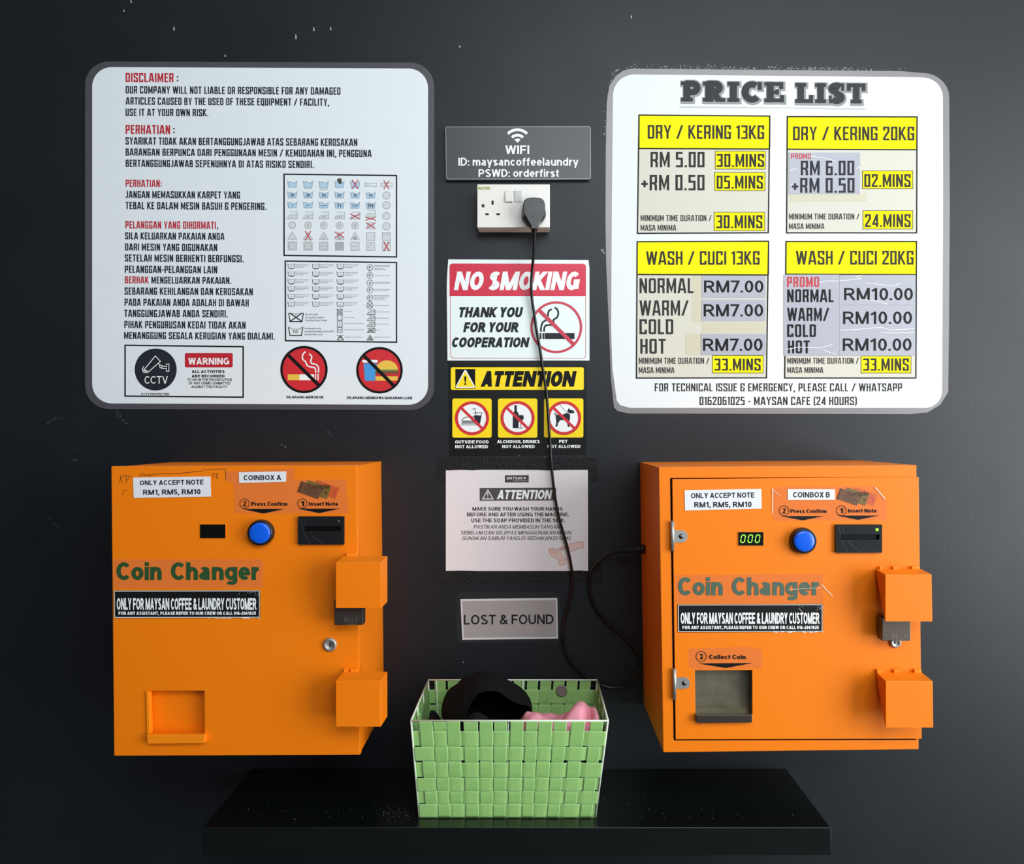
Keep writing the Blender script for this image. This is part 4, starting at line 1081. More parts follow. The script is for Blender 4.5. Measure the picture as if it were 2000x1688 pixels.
# ------------------------------------------------------------------ lost and found card
lost = thing('lost_and_found_card', 'small grey LOST & FOUND card under clear tape, above the green basket', 'sign', W(994, 1250, 0))
mb = MB(); mb.slab([(899.3, 1170.4), (1088.6, 1168.4), (1089.8, 1247.6), (903, 1250.2)], .0012, .0006, 'paper_white')
d = .0012
mb.flat([(903, 1174), (1086, 1172.4), (1087, 1244), (906, 1246)], 'grey_card', d, 1)
mb.build('card', lost)
mb = MB(); text(mb, 'LOST & FOUND', 905.8, 1081.3, 1201.4, 1220.2, 'ink_black', d, 2, t=.155, slope=-.006); mb.build('lettering', lost)
mb = MB(); mb.slab([(899, 1157), (1083, 1157), (1094, 1166), (1097, 1245), (1090, 1254), (900, 1256), (892, 1246), (891, 1166)], .0019, .0003, 'film_glossy'); mb.build('clear_tape', lost)

# ------------------------------------------------------------------ coin changers
def slab_hole(mb, outer, hole, d1, th, m, inner=None):
    fo = [W(x, y, d1) for x, y in outer]; fh = [W(x, y, d1) for x, y in hole]
    b = Vector((0, th, 0))
    for off in (Vector((0, 0, 0)), b):
        al = [p + off for p in fo + fh]
        for t in tessellate_polygon([[p + off for p in fo], [p + off for p in fh]]): mb.face([al[i] for i in t], m)
    for lp, mm in ((fo, m), (fh, inner or m)):
        for i in range(len(lp)):
            j = (i + 1) % len(lp); mb.face([lp[i], lp[j], lp[j] + b, lp[i] + b], mm)

DB = 0.240
def plate(mb, q, n, th, m):
    """thin plate from world quad/triangle q, thickened along n"""
    n = Vector(n).normalized() * th
    a = [Vector(p) for p in q]; c = [p + n for p in a]
    mb.face(a, m); mb.face(c[::-1], m)
    for i in range(len(a)):
        j = (i + 1) % len(a); mb.face([a[i], a[j], c[j], c[i]], m)

def guard(root, front, back, dg, dd, tri=None, tabs=()):
    mb = MB()
    f = [W(x, y, dg) for x, y in front]; btl, btr = [W(x, y, dd) for x, y in back]
    mb.face(f, 'orange_paint'); mb.face([btl, btr, f[1], f[0]], 'orange_edge')
    for ft, fb, bt, sw in ((f[0], f[3], btl, 0), (f[1], f[2], btr, 1)):
        q = [bt, ft, fb] if tri else [bt, ft, fb, Vector((bt.x, bt.y, fb.z))]
        mb.face(q[::-1] if sw else q, 'orange_paint')
    g = mb.build('lock_guard', root, bevel=.0016, seg=3)
    so = g.modifiers.new('thickness', 'SOLIDIFY'); so.thickness = .0022; so.offset = -1
    if tabs:
        for x0, x1 in tabs:
            mb = MB(); y = back[0][1]
            mb.box(x0, y - 4.5, x1, y + 2.5, dd + .006, .006, 'orange_edge')
            mb.build('weld_tab', g, root=root, bevel=.001)
    return g

def padlock(label, front, dp_, sh, mark):
    o = thing('padlock', label, 'padlock', W((front[0] + front[2]) / 2, front[3], dp_), 'padlocks on the coin changers')
    mb = MB(); mb.box(front[0], front[1], front[2], front[3], dp_, .020, 'padlock_bronze'); mb.build('lock_body', o, bevel=.0012)
    x0, x1, yt, yb = sh; dm = dp_ - .010; xm = (x0 + x1) / 2
    pts = [W(x0, yb, dm), W(x0, yt + 14, dm)] + [W(xm - math.cos(a) * (xm - x0), yt + 14 - math.sin(a) * 14, dm) for a in [math.pi * i / 8 for i in range(1, 8)]] + [W(x1, yt + 14, dm), W(x1, yb, dm)]
    mb = MB(); mb.tube(pts, .0033, 'steel', 12); mb.build('shackle', o)
    mb = MB(); text(mb, 'BILLS', mark[0], mark[1], mark[2], mark[2] + 9, 'padlock_mark', dp_, 1, t=.12); line(mb, [(mark[0] + 6, mark[2] + 13.5), (mark[1] - 2, mark[2] + 13.5)], 1.6, 'padlock_mark', dp_, 1)
    mb.build('stamped_mark', o)
    return o

def button(root, cx, cy, capx, capy, d):
    mb = MB(); mb.lathe(cx, cy, d, [(25.5, 0), (25.5, .004), (24.5, .010), (23, .0125), (20.5, .0125), (20.5, .004)], 'black_plastic', 48)
    b = mb.build('push_button', root)
    mb = MB(); mb.lathe(cx, cy, d + .003, [(20.3, 0), (20.3, .012), (19.5, .0135), (17, .0142), (9, .0148), (0, .015)], 'button_blue', 48); mb.build('button_cap', b, root=root, label='blue cap')

def acceptor(root, x0, y0, x1, y1, slot, led, d, lit):
    mb = MB()
    slab_hole(mb, rrect(x0, y0, x1, y1, 1.5, 3), [(slot[0], slot[1]), (slot[2], slot[1]), (slot[2], slot[3]), (slot[0], slot[3])], d + .006, .006, 'acceptor_black', 'display_black')
    mb.flat([(slot[0] - 1, slot[1] - 1), (slot[2] + 1, slot[1] - 1), (slot[2] + 1, slot[3] + 1), (slot[0] - 1, slot[3] + 1)], 'display_black', d, 2)
    a = mb.build('note_acceptor', root)
    mb = MB(); w = x1 - x0; h = y1 - y0
    line(mb, bez([(x0 + w * .05, y0 + 3, 0), (x0 + w * .10, y0 + h * .35, 0), (slot[0] - 1, y0 + h * .5, 0)], 6), .9, 'acceptor_line', d + .006, 1)
    line(mb, bez([(x0 + w * .13, y0 + 3, 0), (x0 + w * .15, y0 + h * .2, 0), (x0 + w * .18, slot[1] - 1, 0)], 6), .9, 'acceptor_line', d + .006, 1)
    line(mb, bez([(x0 + w * .13, slot[3] + 1, 0), (x0 + w * .18, y0 + h * .75, 0), (x0 + w * .25, y1 - 2, 0)], 6), .9, 'acceptor_line', d + .006, 1)
    line(mb, bez([(x0 + w * .26, slot[3] + 1, 0), (x0 + w * .36, y0 + h * .76, 0), (x0 + w * .54, y1 - 2, 0)], 6), 1.0, 'acceptor_line', d + .006, 1)
    if lit:
        for q in ((.83, .66), (.9, .74), (.85, .82)): line(mb, [(x0 + w * q[0], y0 + h * q[1]), (x0 + w * q[0] + 4, y0 + h * q[1] - 2)], 1.4, 'display_black', d + .006, 1)
    mb.build('moulded_curves', a, root=root)
    mb = MB(); mb.lathe(led[0], led[1], d + .006, [(3, 0), (2.6, .0008), (0, .0011)], 'status_green' if lit else 'acceptor_line', 16); mb.build('status_light', a, root=root)

def lock(root, x, y, r, d):
    mb = MB(); mb.lathe(x, y, d, [(r, 0), (r, .003), (r * .85, .0045), (r * .62, .0045), (r * .58, .0038), (0, .0038)], 'steel', 32)
    mb.flat(disc(x, y - 1, r * .13, 12), 'socket_hole', d + .0040, 1); mb.flat([(x - r * .08, y - r * .3), (x + r * .08, y - r * .3), (x + r * .14, y + r * .34), (x - r * .14, y + r * .34)], 'socket_hole', d + .0040, 1)
    mb.build('cam_lock', root)

def label(root, q, lines_, d, name='paper_label'):
    mb = MB(); mb.slab(q, d + .0009, .0003, 'paper_white')
    for s, x0, x1, y0, y1, sl in lines_: text(mb, s, x0, x1, y0, y1, 'ink', d + .0009, 1, t=.19, slope=sl)
    mb.build(name, root, label='white paper label')

def step(mb, n, cx, cy, r, s, x0, x1, y0, y1, tri, d):
    ring(mb, cx, cy, r - 1.1, r, 'ink_black', d, 2, 32)
    text(mb, n, cx - r * .36, cx + r * .36, cy - r * .5, cy + r * .52, 'ink_black', d, 2, t=.19)
    text(mb, s, x0, x1, y0, y1, 'ink_black', d, 2, t=.21)
    mb.flat(tri, 'ink_black', d, 2)

def notes(root, x0, y0, w, h, d):
    """printed picture of three fanned sample notes"""
    mb = MB()
    def pt(u, v): return (x0 + u * w, y0 + v * h)
    mb.flat([pt(.46, .0), pt(1.0, .42), pt(.90, 1.0), pt(.40, .55)], 'note_red', d, 1)
    mb.flat([pt(.24, .0), pt(.80, .38), pt(.70, 1.0), pt(.20, .62)], 'note_green', d, 2)
    mb.flat([pt(.10, .05), pt(.62, .45), pt(.49, 1.0), pt(.0, .62)], 'note_brown', d, 3)
    mb.flat([pt(.0, .62), pt(.09, .08), pt(.12, .10), pt(.03, .64)], 'marker', d, 4)
    for u in (.16, .24, .32, .40): line(mb, [pt(u, .35 + u * .4), pt(u + .09, .62 + u * .5)], 1.1, 'marker', d, 4)
    line(mb, [pt(.66, .6), pt(.7, .75)], 2.2, 'marker', d, 4); line(mb, [pt(.86, .55), pt(.9, .75)], 1.8, 'crimson_line', d, 4)
    text(mb, 'Sample', x0 + w * .26, x0 + w * .78, y0 + h * .22, y0 + h * .48, 'marker', d, 5, t=.14, slope=-.02)
    mb.build('sample_notes', root)

def fine_sign(root, q, t1, t2, d):
    mb = MB(); mb.slab(q, d + .0009, .0003, 'sticker_black')
    frame(mb, [(q[0][0] + 1.4, q[0][1] + 1.4), (q[1][0] - 1.4, q[1][1] + 1.4), (q[2][0] - 1.4, q[2][1] - 1.4), (q[3][0] + 1.4, q[3][1] - 1.4)], 1.1, 'white_print', d + .0009, 1)
    text(mb, 'ONLY FOR MAYSAN COFFEE & LAUNDRY CUSTOMER', *t1, 'white_print', d + .0009, 2, t=.20, gap=.07)
    text(mb, 'FOR ANY ASSISTANT, PLEASE REFER TO OUR CREW OR CALL 016-2061025', *t2, 'white_print', d + .0009, 2, t=.22)
    for i in range(16):
        x = q[1][0] - abs(random.gauss(0, 18)); y = q[1][1] + random.uniform(2, 10)
        line(mb, [(x, y), (x + random.uniform(-3, 3), y + random.uniform(-3, 3))], .6, 'ink_mist', d + .0009, 3)
    for i in range(12):
        x = random.uniform(q[3][0] + 180, q[2][0]); line(mb, [(x, q[2][1] + .2), (x + random.uniform(2, 9), q[2][1] + random.uniform(-1, 1))], 1.0, 'white_print', d + .0009, 3)
    mb.build('notice_sticker', root)

# --- left box
boxA = thing('coin_changer', 'orange steel coin changer on the left, its display dark, marked COINBOX A', 'coin changer', W(460, 1477, 0), 'orange coin changers')
outA = [(217, 911), (697, 909), (703.5, 1475), (222.5, 1477)]
holeA = [(287, 1350), (398.6, 1350), (399, 1437), (289, 1437)]
mb = MB()
shrink = [(x + (1.5 if x < 460 else -1.5), y + (1.5 if y < 1200 else -1.5)) for x, y in outA]
slab_hole(mb, shrink, holeA, DB - .013, DB - .013, 'orange_paint'); mb.build('cabinet_body', boxA)
mb = MB(); slab_hole(mb, outA, holeA, DB, .012, 'orange_paint'); mb.build('door', boxA, bevel=.0016)
mb = MB()
mb.box(285, 1347, 401, 1440, DB - .018, .003, 'orange_paint')
mb.build('coin_tray', boxA)
mb = MB(); mb.slab([(286, 1436), (399.5, 1436), (399, 1452.5), (288, 1453.5)], DB + .010, .010, 'orange_edge'); mb.build('tray_lip', boxA, bevel=.0012)
mb = MB(); mb.slab([(285, 1351), (290, 1351), (292.5, 1436), (287, 1436)], DB + .003, .012, 'orange_edge'); mb.build('tray_flange', boxA, bevel=.0006)  # light on the tray's left wall put in as a lighter orange strip
d = DB
mb = MB(); mb.slab([(441, 921), (575, 915), (576, 937), (676, 937), (681, 1003), (457, 1003), (456, 945), (441, 940)], d + .0004, .0002, 'film_clear'); mb.build('clear_film', boxA)
mb = MB(); mb.slab([(221, 1093), (505, 1092), (511, 1094), (514, 1102), (513.5, 1148), (221.5, 1149.5)], d + .0004, .0002, 'film_clear'); mb.build('clear_film', boxA)
mb = MB()
for pts in ([(236, 929), (233.5, 943)], [(245, 927), (235, 936), (240, 944)], [(246, 929), (247, 944)], [(246, 930), (252, 930), (252, 936), (247, 937)], [(255, 929), (258, 931)], [(272, 931), (275, 926), (281, 925), (283, 929)], [(286, 930), (289, 927), (294, 931)], [(239, 962), (243, 958), (249, 957)], [(238, 967), (240, 964)],
            [(276, 930), (305, 926), (350, 925), (395, 920)], [(395, 918), (440, 916), (441, 937)], [(413.5, 926), (420, 925.6)], [(416.6, 926), (416.6, 934)], [(427, 925.4), (422.5, 925.4), (422.5, 934), (427, 934)], [(422.5, 929.6), (426, 929.6)]):
    line(mb, pts, 1.0, 'marker', d, 1)
mb.build('marker_writing', boxA, label='faint marker handwriting behind the paper label')
label(boxA, [(259.8, 933), (411, 930.8), (412.2, 970.2), (261, 972.8)], [('ONLY ACCEPT NOTE', 273, 397.5, 938.6, 948.2, -.014), ('RM1, RM5, RM10', 279.6, 391.8, 956.6, 966.8, -.010)], d)
label(boxA, [(466.3, 922.8), (559.2, 920.8), (558.6, 941.2), (467.2, 943.6)], [('COINBOX A', 475.9, 549.2, 928.4, 938.4, -.008)], d)
mb = MB()
step(mb, '2', 477.9, 983.9, 9.8, 'Press Confirm', 491.4, 561.5, 980.6, 988.2, [(473.2, 994.2), (556.8, 994.2), (514.5, 1003.2)], d + .0004)
mb.build('instruction_step', boxA); mb = MB()
step(mb, '1', 591, 983.9, 9.8, 'Insert Note', 604, 660.5, 980.6, 988.2, [(582, 993.6), (665, 993.6), (623.3, 1002.4)], d + .0004)
mb.build('instruction_step', boxA)
notes(boxA, 581, 938, 82, 37, d + .0004)
mb = MB(); mb.box(389.5, 1023.6, 441, 1052.6, d + .0008, .002, 'orange_edge'); mb.box(390.6, 1024.6, 440.2, 1051.6, d + .0012, .002, 'display_black'); mb.build('display', boxA)
button(boxA, 511.5, 1040, 509, 1041, d)
acceptor(boxA, 582, 1009, 672, 1064, (595, 1027.6, 665.6, 1037.4), (660.5, 1018.5), d, False)
mb = MB(); text(mb, 'Coin', 227.6, 316, 1098.5, 1133, 'coin_green', d + .0004, 2, t=.21, gap=.06); text(mb, 'Changer', 334, 506, 1098.5, 1133, 'coin_green', d + .0004, 2, t=.21, gap=.06); mb.build('lettering', boxA)
fine_sign(boxA, [(222, 1153.4), (508, 1153), (507.8, 1207.2), (222.6, 1207.6)], (228.2, 501.4, 1168.6, 1191.3), (231.8, 500, 1194.8, 1201.2), d)
guard(boxA, [(655.3, 1099), (745, 1098.4), (745, 1187.7), (655.3, 1187.7)], [(669.5, 1085.6), (756.5, 1086.5)], .287, DB, None, ((676, 696),))
guard(boxA, [(655.3, 1330.5), (744, 1330), (743.8, 1419.5), (655.3, 1419.5)], [(669.5, 1311.5), (756.5, 1312.5)], .287, DB, None, ((671, 679), (684, 698)))
lock(boxA, 645, 1259, 13.2, d)
padlock('dark bronze padlock under the guard of the left orange box', (652.8, 1172, 709, 1221.3), .271, (664, 698, 1124, 1174), (672, 699, 1206))

# --- right box
boxB = thing('coin_changer', 'orange steel coin changer on the right, its display lit green, marked COINBOX B', 'coin changer', W(1540, 1470, 0), 'orange coin changers')
outB = [(1286.7, 912.8), (1790, 908.6), (1794.4, 1464), (1295.5, 1470)]
hb = [(1309, 934), (1786, 932.5), (1789, 1446), (1316, 1447)]
mb = MB(); slab_hole(mb, outB, hb, DB, DB, 'orange_paint', 'gap_shade'); mb.build('cabinet_body', boxB, bevel=.0012)
doorB = [(1313, 936), (1794.6, 932), (1800.4, 1443.6), (1319.6, 1444.8)]
holeB = [(1357.4, 1310), (1469, 1309.5), (1469.4, 1397), (1358.6, 1397)]
dB = DB + .003
mb = MB(); slab_hole(mb, doorB, holeB, dB, .0032, 'orange_paint'); mb.build('door', boxB, bevel=.001)
mb = MB(); mb.box(1300, 925, 1780, 1460, DB - .022, .002, 'gap_shade'); mb.build('gap_shade_sheet', boxB)  # dark sheet added behind the door to stand for shade in the gap
mb = MB()
c0 = [W(x, y, dB - .0005) for x, y in holeB]; c1 = [p + Vector((0, .018, 0)) for p in c0]
mb.face(c1, 'tray_steel')
for i in range(4): mb.face([c0[i], c0[(i + 1) % 4], c1[(i + 1) % 4], c1[i]], 'tray_steel')
mb.build('coin_tray', boxB, label='bare steel coin tray')
mb = MB(); mb.slab([(1359.5, 1397), (1469.6, 1396.5), (1469.6, 1412), (1362, 1413.3), (1360, 1411)], dB + .010, .010, 'tray_lip'); mb.build('tray_lip', boxB, bevel=.0014, label='dark steel lip')
for y0, y1, bx, ty, tx in ((1018, 1076.3, (1309.2, 1317.6), (1036, 1060), 1343), (1306.5, 1366.5, (1313.6, 1321.2), (1323.6, 1345.6), 1348)):
    mb = MB()
    xm = (bx[0] + bx[1]) / 2
    mb.tube([W(xm, y0, dB + .002), W(xm, y1, dB + .002)], .0034, 'steel', 14)
    r_ = (ty[1] - ty[0]) / 2
    mb.slab([(xm, ty[0])] + arc(tx - r_, (ty[0] + ty[1]) / 2, r_, r_, -90, 90, 10) + [(xm, ty[1])], dB + .0016, .0016, 'steel')
    hg = mb.build('hinge', boxB)
    mb = MB(); mb.lathe(tx - r_ - .5, (ty[0] + ty[1]) / 2, dB + .0016, [(5, 0), (4, .0012), (0, .0018)], 'steel_dark', 18); mb.build('rivet', hg, root=boxB)
d = dB
mb = MB(); mb.slab([(1508, 954), (1530, 951), (1712, 949.5), (1730.5, 974), (1731.5, 1017), (1510, 1017.5)], d + .0004, .0002, 'film_clear'); mb.build('clear_film', boxB)
mb = MB(); mb.slab([(1318.5, 1123), (1604, 1121.5), (1607.5, 1124), (1607.5, 1178), (1319.5, 1179.5)], d + .0004, .0002, 'film_clear'); mb.build('clear_film', boxB)
mb = MB(); mb.slab([(1345, 1267), (1466, 1264), (1489, 1270), (1488, 1306), (1356, 1308), (1346, 1302)], d + .0004, .0002, 'film_clear'); mb.build('clear_film', boxB)
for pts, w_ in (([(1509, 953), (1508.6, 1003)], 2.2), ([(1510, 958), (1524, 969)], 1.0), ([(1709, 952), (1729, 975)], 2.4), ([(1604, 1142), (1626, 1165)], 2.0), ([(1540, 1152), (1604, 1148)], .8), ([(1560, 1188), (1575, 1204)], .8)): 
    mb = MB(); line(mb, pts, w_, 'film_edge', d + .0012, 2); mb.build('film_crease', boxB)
label(boxB, [(1337, 957.6), (1487, 955.2), (1487.7, 993.5), (1338, 997.4)], [('ONLY ACCEPT NOTE', 1349.6, 1473.4, 963.4, 973.6, -.012), ('RM1, RM5, RM10', 1356, 1468, 981, 991.4, -.008)], d)
label(boxB, [(1538.6, 955.8), (1631, 956), (1631, 976.4), (1539, 976.8)], [('COINBOX B', 1549, 1621, 961.2, 972, 0)], d)
mb = MB()
step(mb, '2', 1531.4, 997.9, 10, 'Press Confirm', 1544, 1614.3, 994.8, 1002, [(1525.4, 1008.2), (1609.7, 1008.2), (1567.7, 1016.6)], d + .0004)
mb.build('instruction_step', boxB); mb = MB()
step(mb, '1', 1643.2, 997.6, 10, 'Insert Note', 1656.4, 1712.5, 994, 1001.4, [(1634.7, 1007.2), (1717, 1007.2), (1676, 1015.6)], d + .0004)
mb.build('instruction_step', boxB); mb = MB()
step(mb, '3', 1369.6, 1282.6, 10.6, 'Collect Coin', 1385, 1456.6, 1279.3, 1287.6, [(1362.4, 1296), (1470.4, 1295.2), (1417.6, 1305)], d + .0004)
mb.build('instruction_step', boxB)
notes(boxB, 1634, 952, 80, 36, d + .0004)
mb = MB(); mb.box(1440.8, 1038.4, 1492.2, 1067, d + .0008, .002, 'orange_edge'); mb.box(1442, 1039.7, 1491.2, 1066, d + .0012, .002, 'display_black'); disp = mb.build('display', boxB)
for i in range(3):
    mb = MB(); x = 1445.6 + i * 14.2
    def sk(px, py): return (x + px + (1060 - py) * .16, py)
    for a, b in (((1.4, 1045.4), (7.4, 1045.4)), ((1.4, 1059.6), (7.4, 1059.6)), ((0.6, 1046.4), (0.6, 1051.8)), ((0.6, 1053.2), (0.6, 1058.6)), ((8.2, 1046.4), (8.2, 1051.8)), ((8.2, 1053.2), (8.2, 1058.6))):
        line(mb, [sk(*a), sk(*b)], 1.5, 'digit_green', d + .0012, 1)
    mb.build('lit_digit', disp, root=boxB)
button(boxB, 1566.5, 1055.6, 1571, 1056, d)
acceptor(boxB, 1632.8, 1025, 1723, 1080, (1640, 1044, 1717.6, 1054.5), (1713, 1034.8), d, True)
mb = MB(); text(mb, 'Coin', 1324.4, 1411.6, 1127.8, 1163, 'coin_green_glare', d + .0004, 2, t=.21, gap=.06); text(mb, 'Changer', 1429.6, 1599.8, 1127.8, 1163, 'coin_green_glare', d + .0004, 2, t=.21, gap=.06); mb.build('lettering', boxB)
fine_sign(boxB, [(1323.3, 1180.8), (1607, 1180), (1607, 1234.6), (1324, 1235.4)], (1329.4, 1601, 1196.8, 1218.8), (1333, 1599.3, 1222.6, 1228.9), d)
guard(boxB, [(1728.7, 1122.4), (1819.8, 1121.7), (1821.5, 1214), (1728.7, 1214)], [(1709.5, 1111.5), (1797, 1110.5)], .289, dB, .62, ((1718, 1725), (1744, 1756), (1781, 1797)))
guard(boxB, [(1729.6, 1330.5), (1822, 1330.5), (1823, 1421.4), (1729.6, 1421.4)], [(1710.4, 1313), (1800.4, 1313)], .289, dB, .62, ((1713, 1725), (1746, 1758), (1786, 1800)))
lock(boxB, 1748, 1254.5, 10.6, d)
padlock('dark bronze padlock under the guard of the right orange box', (1722.8, 1207, 1778.6, 1252), .271, (1726, 1764, 1158, 1209), (1742, 1772, 1238))

# ------------------------------------------------------------------ shelf
ZS = 657.0
DS = 0.238
kS = D / (D - DS)
shelf = thing('wall_shelf', 'thick glossy black wall shelf under the two orange boxes', 'shelf', Vector(((1008 - CX) * P / kS, 0, ZC - (ZS + 46) * P)))
mb = MB()
zt = ZC - ZS * P; zb = zt - 46.0 * P
xl = (395.5 - CX) * P / kS; xr = (1622.6 - CX) * P / kS
mb.hexa([(xl, -DS, zt), (xr, -DS, zt), (xr, -DS, zb), (xl, -DS, zb)], [(xl, 0, zt), (xr, 0, zt), (xr, 0, zb), (xl, 0, zb)], 'shelf_laminate')
mb.build('board', shelf, bevel=.0012)
mb = MB(); mb.tube([(xl + .001, -DS + .0002, zt - .0004), (xr - .001, -DS + .0002, zt - .0004)], .0007, 'scuff', 6); mb.tube([(xr - .0004, -DS + .0002, zt), (xr - .0004, -DS + .0002, zb)], .0007, 'scuff', 6)  # thin grey lines along the top front and right front edges
mb.build('edge_strip', shelf, label='thin grey edge line')

# ------------------------------------------------------------------ green woven basket
def ribs(name, rgb, axis):
    m = mat(name, rgb, 0.6, var=0.05, vscale=50)
    n = m.node_tree; b = n.nodes['Principled BSDF']
    t = n.nodes.new('ShaderNodeTexCoord'); w = n.nodes.new('ShaderNodeTexWave'); w.bands_direction = axis
    w.inputs['Scale'].default_value = 330; w.inputs['Distortion'].default_value = 1.0; w.inputs['Detail'].default_value = 1
    k = n.nodes.new('ShaderNodeBump'); k.inputs['Strength'].default_value = .3; k.inputs['Distance'].default_value = .001
    n.links.new(t.outputs['Object'], w.inputs['Vector']); n.links.new(w.outputs['Fac'], k.inputs['Height']); n.links.new(k.outputs[0], b.inputs['Normal'])
ribs('strap_up', (146, 194, 110), 'X')
ribs('strap_across', (152, 198, 114), 'Z')
ribs('strap_side', (146, 194, 110), 'Y')
basket = thing('woven_basket', 'light green woven strap basket standing on the black shelf', 'basket', W(991, 1502, .12))
ZT = ZC - 480 * P; ZBt = zt + .0015
FT, FB, BT, BB = .236, .203, .012, .018     # depths of the rim and the base
def bx(px, k): return (px - CX) * P / k
kF = D / (D - FT); kB = D / (D - FB)
Tl, Tr = bx(803, kF), bx(1187.5, kF)
Bl, Br = bx(818.5, kB), bx(1163, kB)
FTL, FTR = Vector((Tl, -FT, ZT)), Vector((Tr, -FT, ZT)); BTL, BTR = Vector((Tl, -BT, ZT)), Vector((Tr, -BT, ZT))
FBL, FBR = Vector((Bl, -FB, ZBt)), Vector((Br, -FB, ZBt)); BBL, BBR = Vector((Bl, -BB, ZBt)), Vector((Br, -BB, ZBt))
ROWS = [(1 - (b - 520) / 865.0, 1 - (a - 520) / 865.0) for a, b in ((612, 742), (752, 872), (893, 1023), (1030, 1145), (1150, 1262), (1266, 1383))]
FCOLS = [((a - 95) / 1750.0, (b - 95) / 1750.0) for a, b in ((168, 285), (290, 410), (412, 530), (560, 688), (703, 823), (832, 950), (978, 1095), (1116, 1222), (1230, 1353), (1366, 1482), (1520, 1642), (1692, 1806))]
def even(n, pad, m=.035): return [(pad + (1 - 2 * pad) * i / n + m / n, pad + (1 - 2 * pad) * (i + 1) / n - m / n) for i in range(n)]
def weave(c, cols, out, name, mu, mv, wide):
    bl, br, tr, tl = c
    n = Vector(out); A = .0011
    def S(u, v, o): return (bl + (br - bl) * u) * (1 - v) + (tl + (tr - tl) * u) * v + n * o
    mb = MB()
    def wavey(marks, s):
        """offset from the panel along a strap: marks = [(pos, sign)]"""
        if s <= marks[0][0]: return marks[0][1]
        for (a, sa), (b, sb) in zip(marks, marks[1:]):
            if a <= s <= b:
                f = (s - a) / (b - a); f = max(0, min(1, (f - .3) / .4)); f = f * f * (3 - 2 * f)
                return sa + (sb - sa) * f
        return marks[-1][1]
    for j, (u0, u1) in enumerate(cols):
        marks = [((v0 + v1) / 2, 1 if (i + j) % 2 == 0 else -1) for i, (v0, v1) in enumerate(ROWS)][::-1]
        rows = []
        N = 46
        for k in range(N + 1):
            v = k / N; o = wavey(marks, v) * A
            if v > .9: o = A * (.4 if j % 2 else 1)
            w = random.uniform(-.0008, .0008)
            rows.append([S(u0 + (u1 - u0) * q + w, v, o) for q in (0, .06, .5, .94, 1)])
        for k in range(N):
            for q in range(4):
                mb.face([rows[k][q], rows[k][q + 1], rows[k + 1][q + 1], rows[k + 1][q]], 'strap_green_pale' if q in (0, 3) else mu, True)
    for i, (v0, v1) in enumerate(ROWS):
        marks = [((u0 + u1) / 2, -1 if (i + j) % 2 == 0 else 1) for j, (u0, u1) in enumerate(cols)]
        N = len(cols) * 8; rows = []
        for k in range(N + 1):
            u = k / N; o = wavey(marks, u) * A
            rows.append([S(u, v0 + (v1 - v0) * q, o) for q in (0, .05, .5, .95, 1)])
        for k in range(N):
            for q in range(4):
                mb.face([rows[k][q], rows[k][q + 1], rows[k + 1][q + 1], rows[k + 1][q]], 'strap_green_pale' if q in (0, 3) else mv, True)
    ob = mb.build(name, basket)
    so = ob.modifiers.new('thickness', 'SOLIDIFY'); so.thickness = .0007; so.offset = 0
    return ob
weave((FBL, FBR, FTR, FTL), FCOLS, (0, -1, 0), 'woven_panel', 'strap_up', 'strap_across', 12)
weave((BBR, BBL, BTL, BTR), even(12, .03, .08), (0, 1, 0), 'woven_panel', 'strap_up', 'strap_across', 12)
weave((BBL, FBL, FTL, BTL), even(8, .03, .10), (-1, 0, 0), 'woven_panel', 'strap_side', 'strap_across', 8)
weave((FBR, BBR, BTR, FTR), even(8, .03, .10), (1, 0, 0), 'woven_panel', 'strap_side', 'strap_across', 8)
mb = MB(); mb.hexa([FBL, FBR, BBR, BBL], [p - Vector((0, 0, .0012)) for p in (FBL, FBR, BBR, BBL)], 'strap_green'); mb.build('base_panel', basket)
mb = MB()
for a, b in ((FTL, FTR), (FTR, BTR), (BTR, BTL), (BTL, FTL)): mb.tube([a, b], .0017, 'wire_white', 8)
mb.build('rim_wire', basket)
for a, b in ((FTL, FBL), (FTR, FBR), (BTL, BBL), (BTR, BBR)):
    mb = MB(); mb.tube([a, b], .0017, 'wire_white', 8); mb.build('corner_wire', basket)
ups = [(FTL.lerp(FTR, .495) + Vector((0, .003, 0)), FBL.lerp(FBR, .495) + Vector((0, .003, 0)))]
for u in (.05, .56): ups.append((BTL.lerp(BTR, u) + Vector((0, -.003, 0)), BBL.lerp(BBR, u) + Vector((0, -.003, 0))))
for u in (.33, .67):
    for a, b, c, e_ in ((FTL, BTL, FBL, BBL), (FTR, BTR, FBR, BBR)): ups.append((a.lerp(b, u), c.lerp(e_, u)))
for a, b in ups:
    mb = MB(); mb.tube([a, b], .0013, 'wire_white', 8); mb.build('upright_wire', basket)
mb = MB(); mb.lathe(1097, 1349.5, BT + .004, [(11, -.003), (11, .0015), (9.6, .003), (8.2, .003), (7.6, .0018), (0, .0018)], 'rivet_steel', 36, False); mb.build('rivet', basket, label='round steel rivet')

# ------------------------------------------------------------------ black cap, cloths
def smooth_obj(o, levels=2):
    m = o.modifiers.new('smooth', 'SUBSURF'); m.levels = levels; m.render_levels = levels
cap = thing('cloth_hat', 'black cloth cap lying open-side forward in the green basket', 'hat', W(950, 1440, .12))
c = W(948, 1384, .115); ax = Vector((.50, -.86, -.16)).normalized()
rx, ry_, rz = .088, .080, .070
mb = MB(); N, M_ = 26, 44
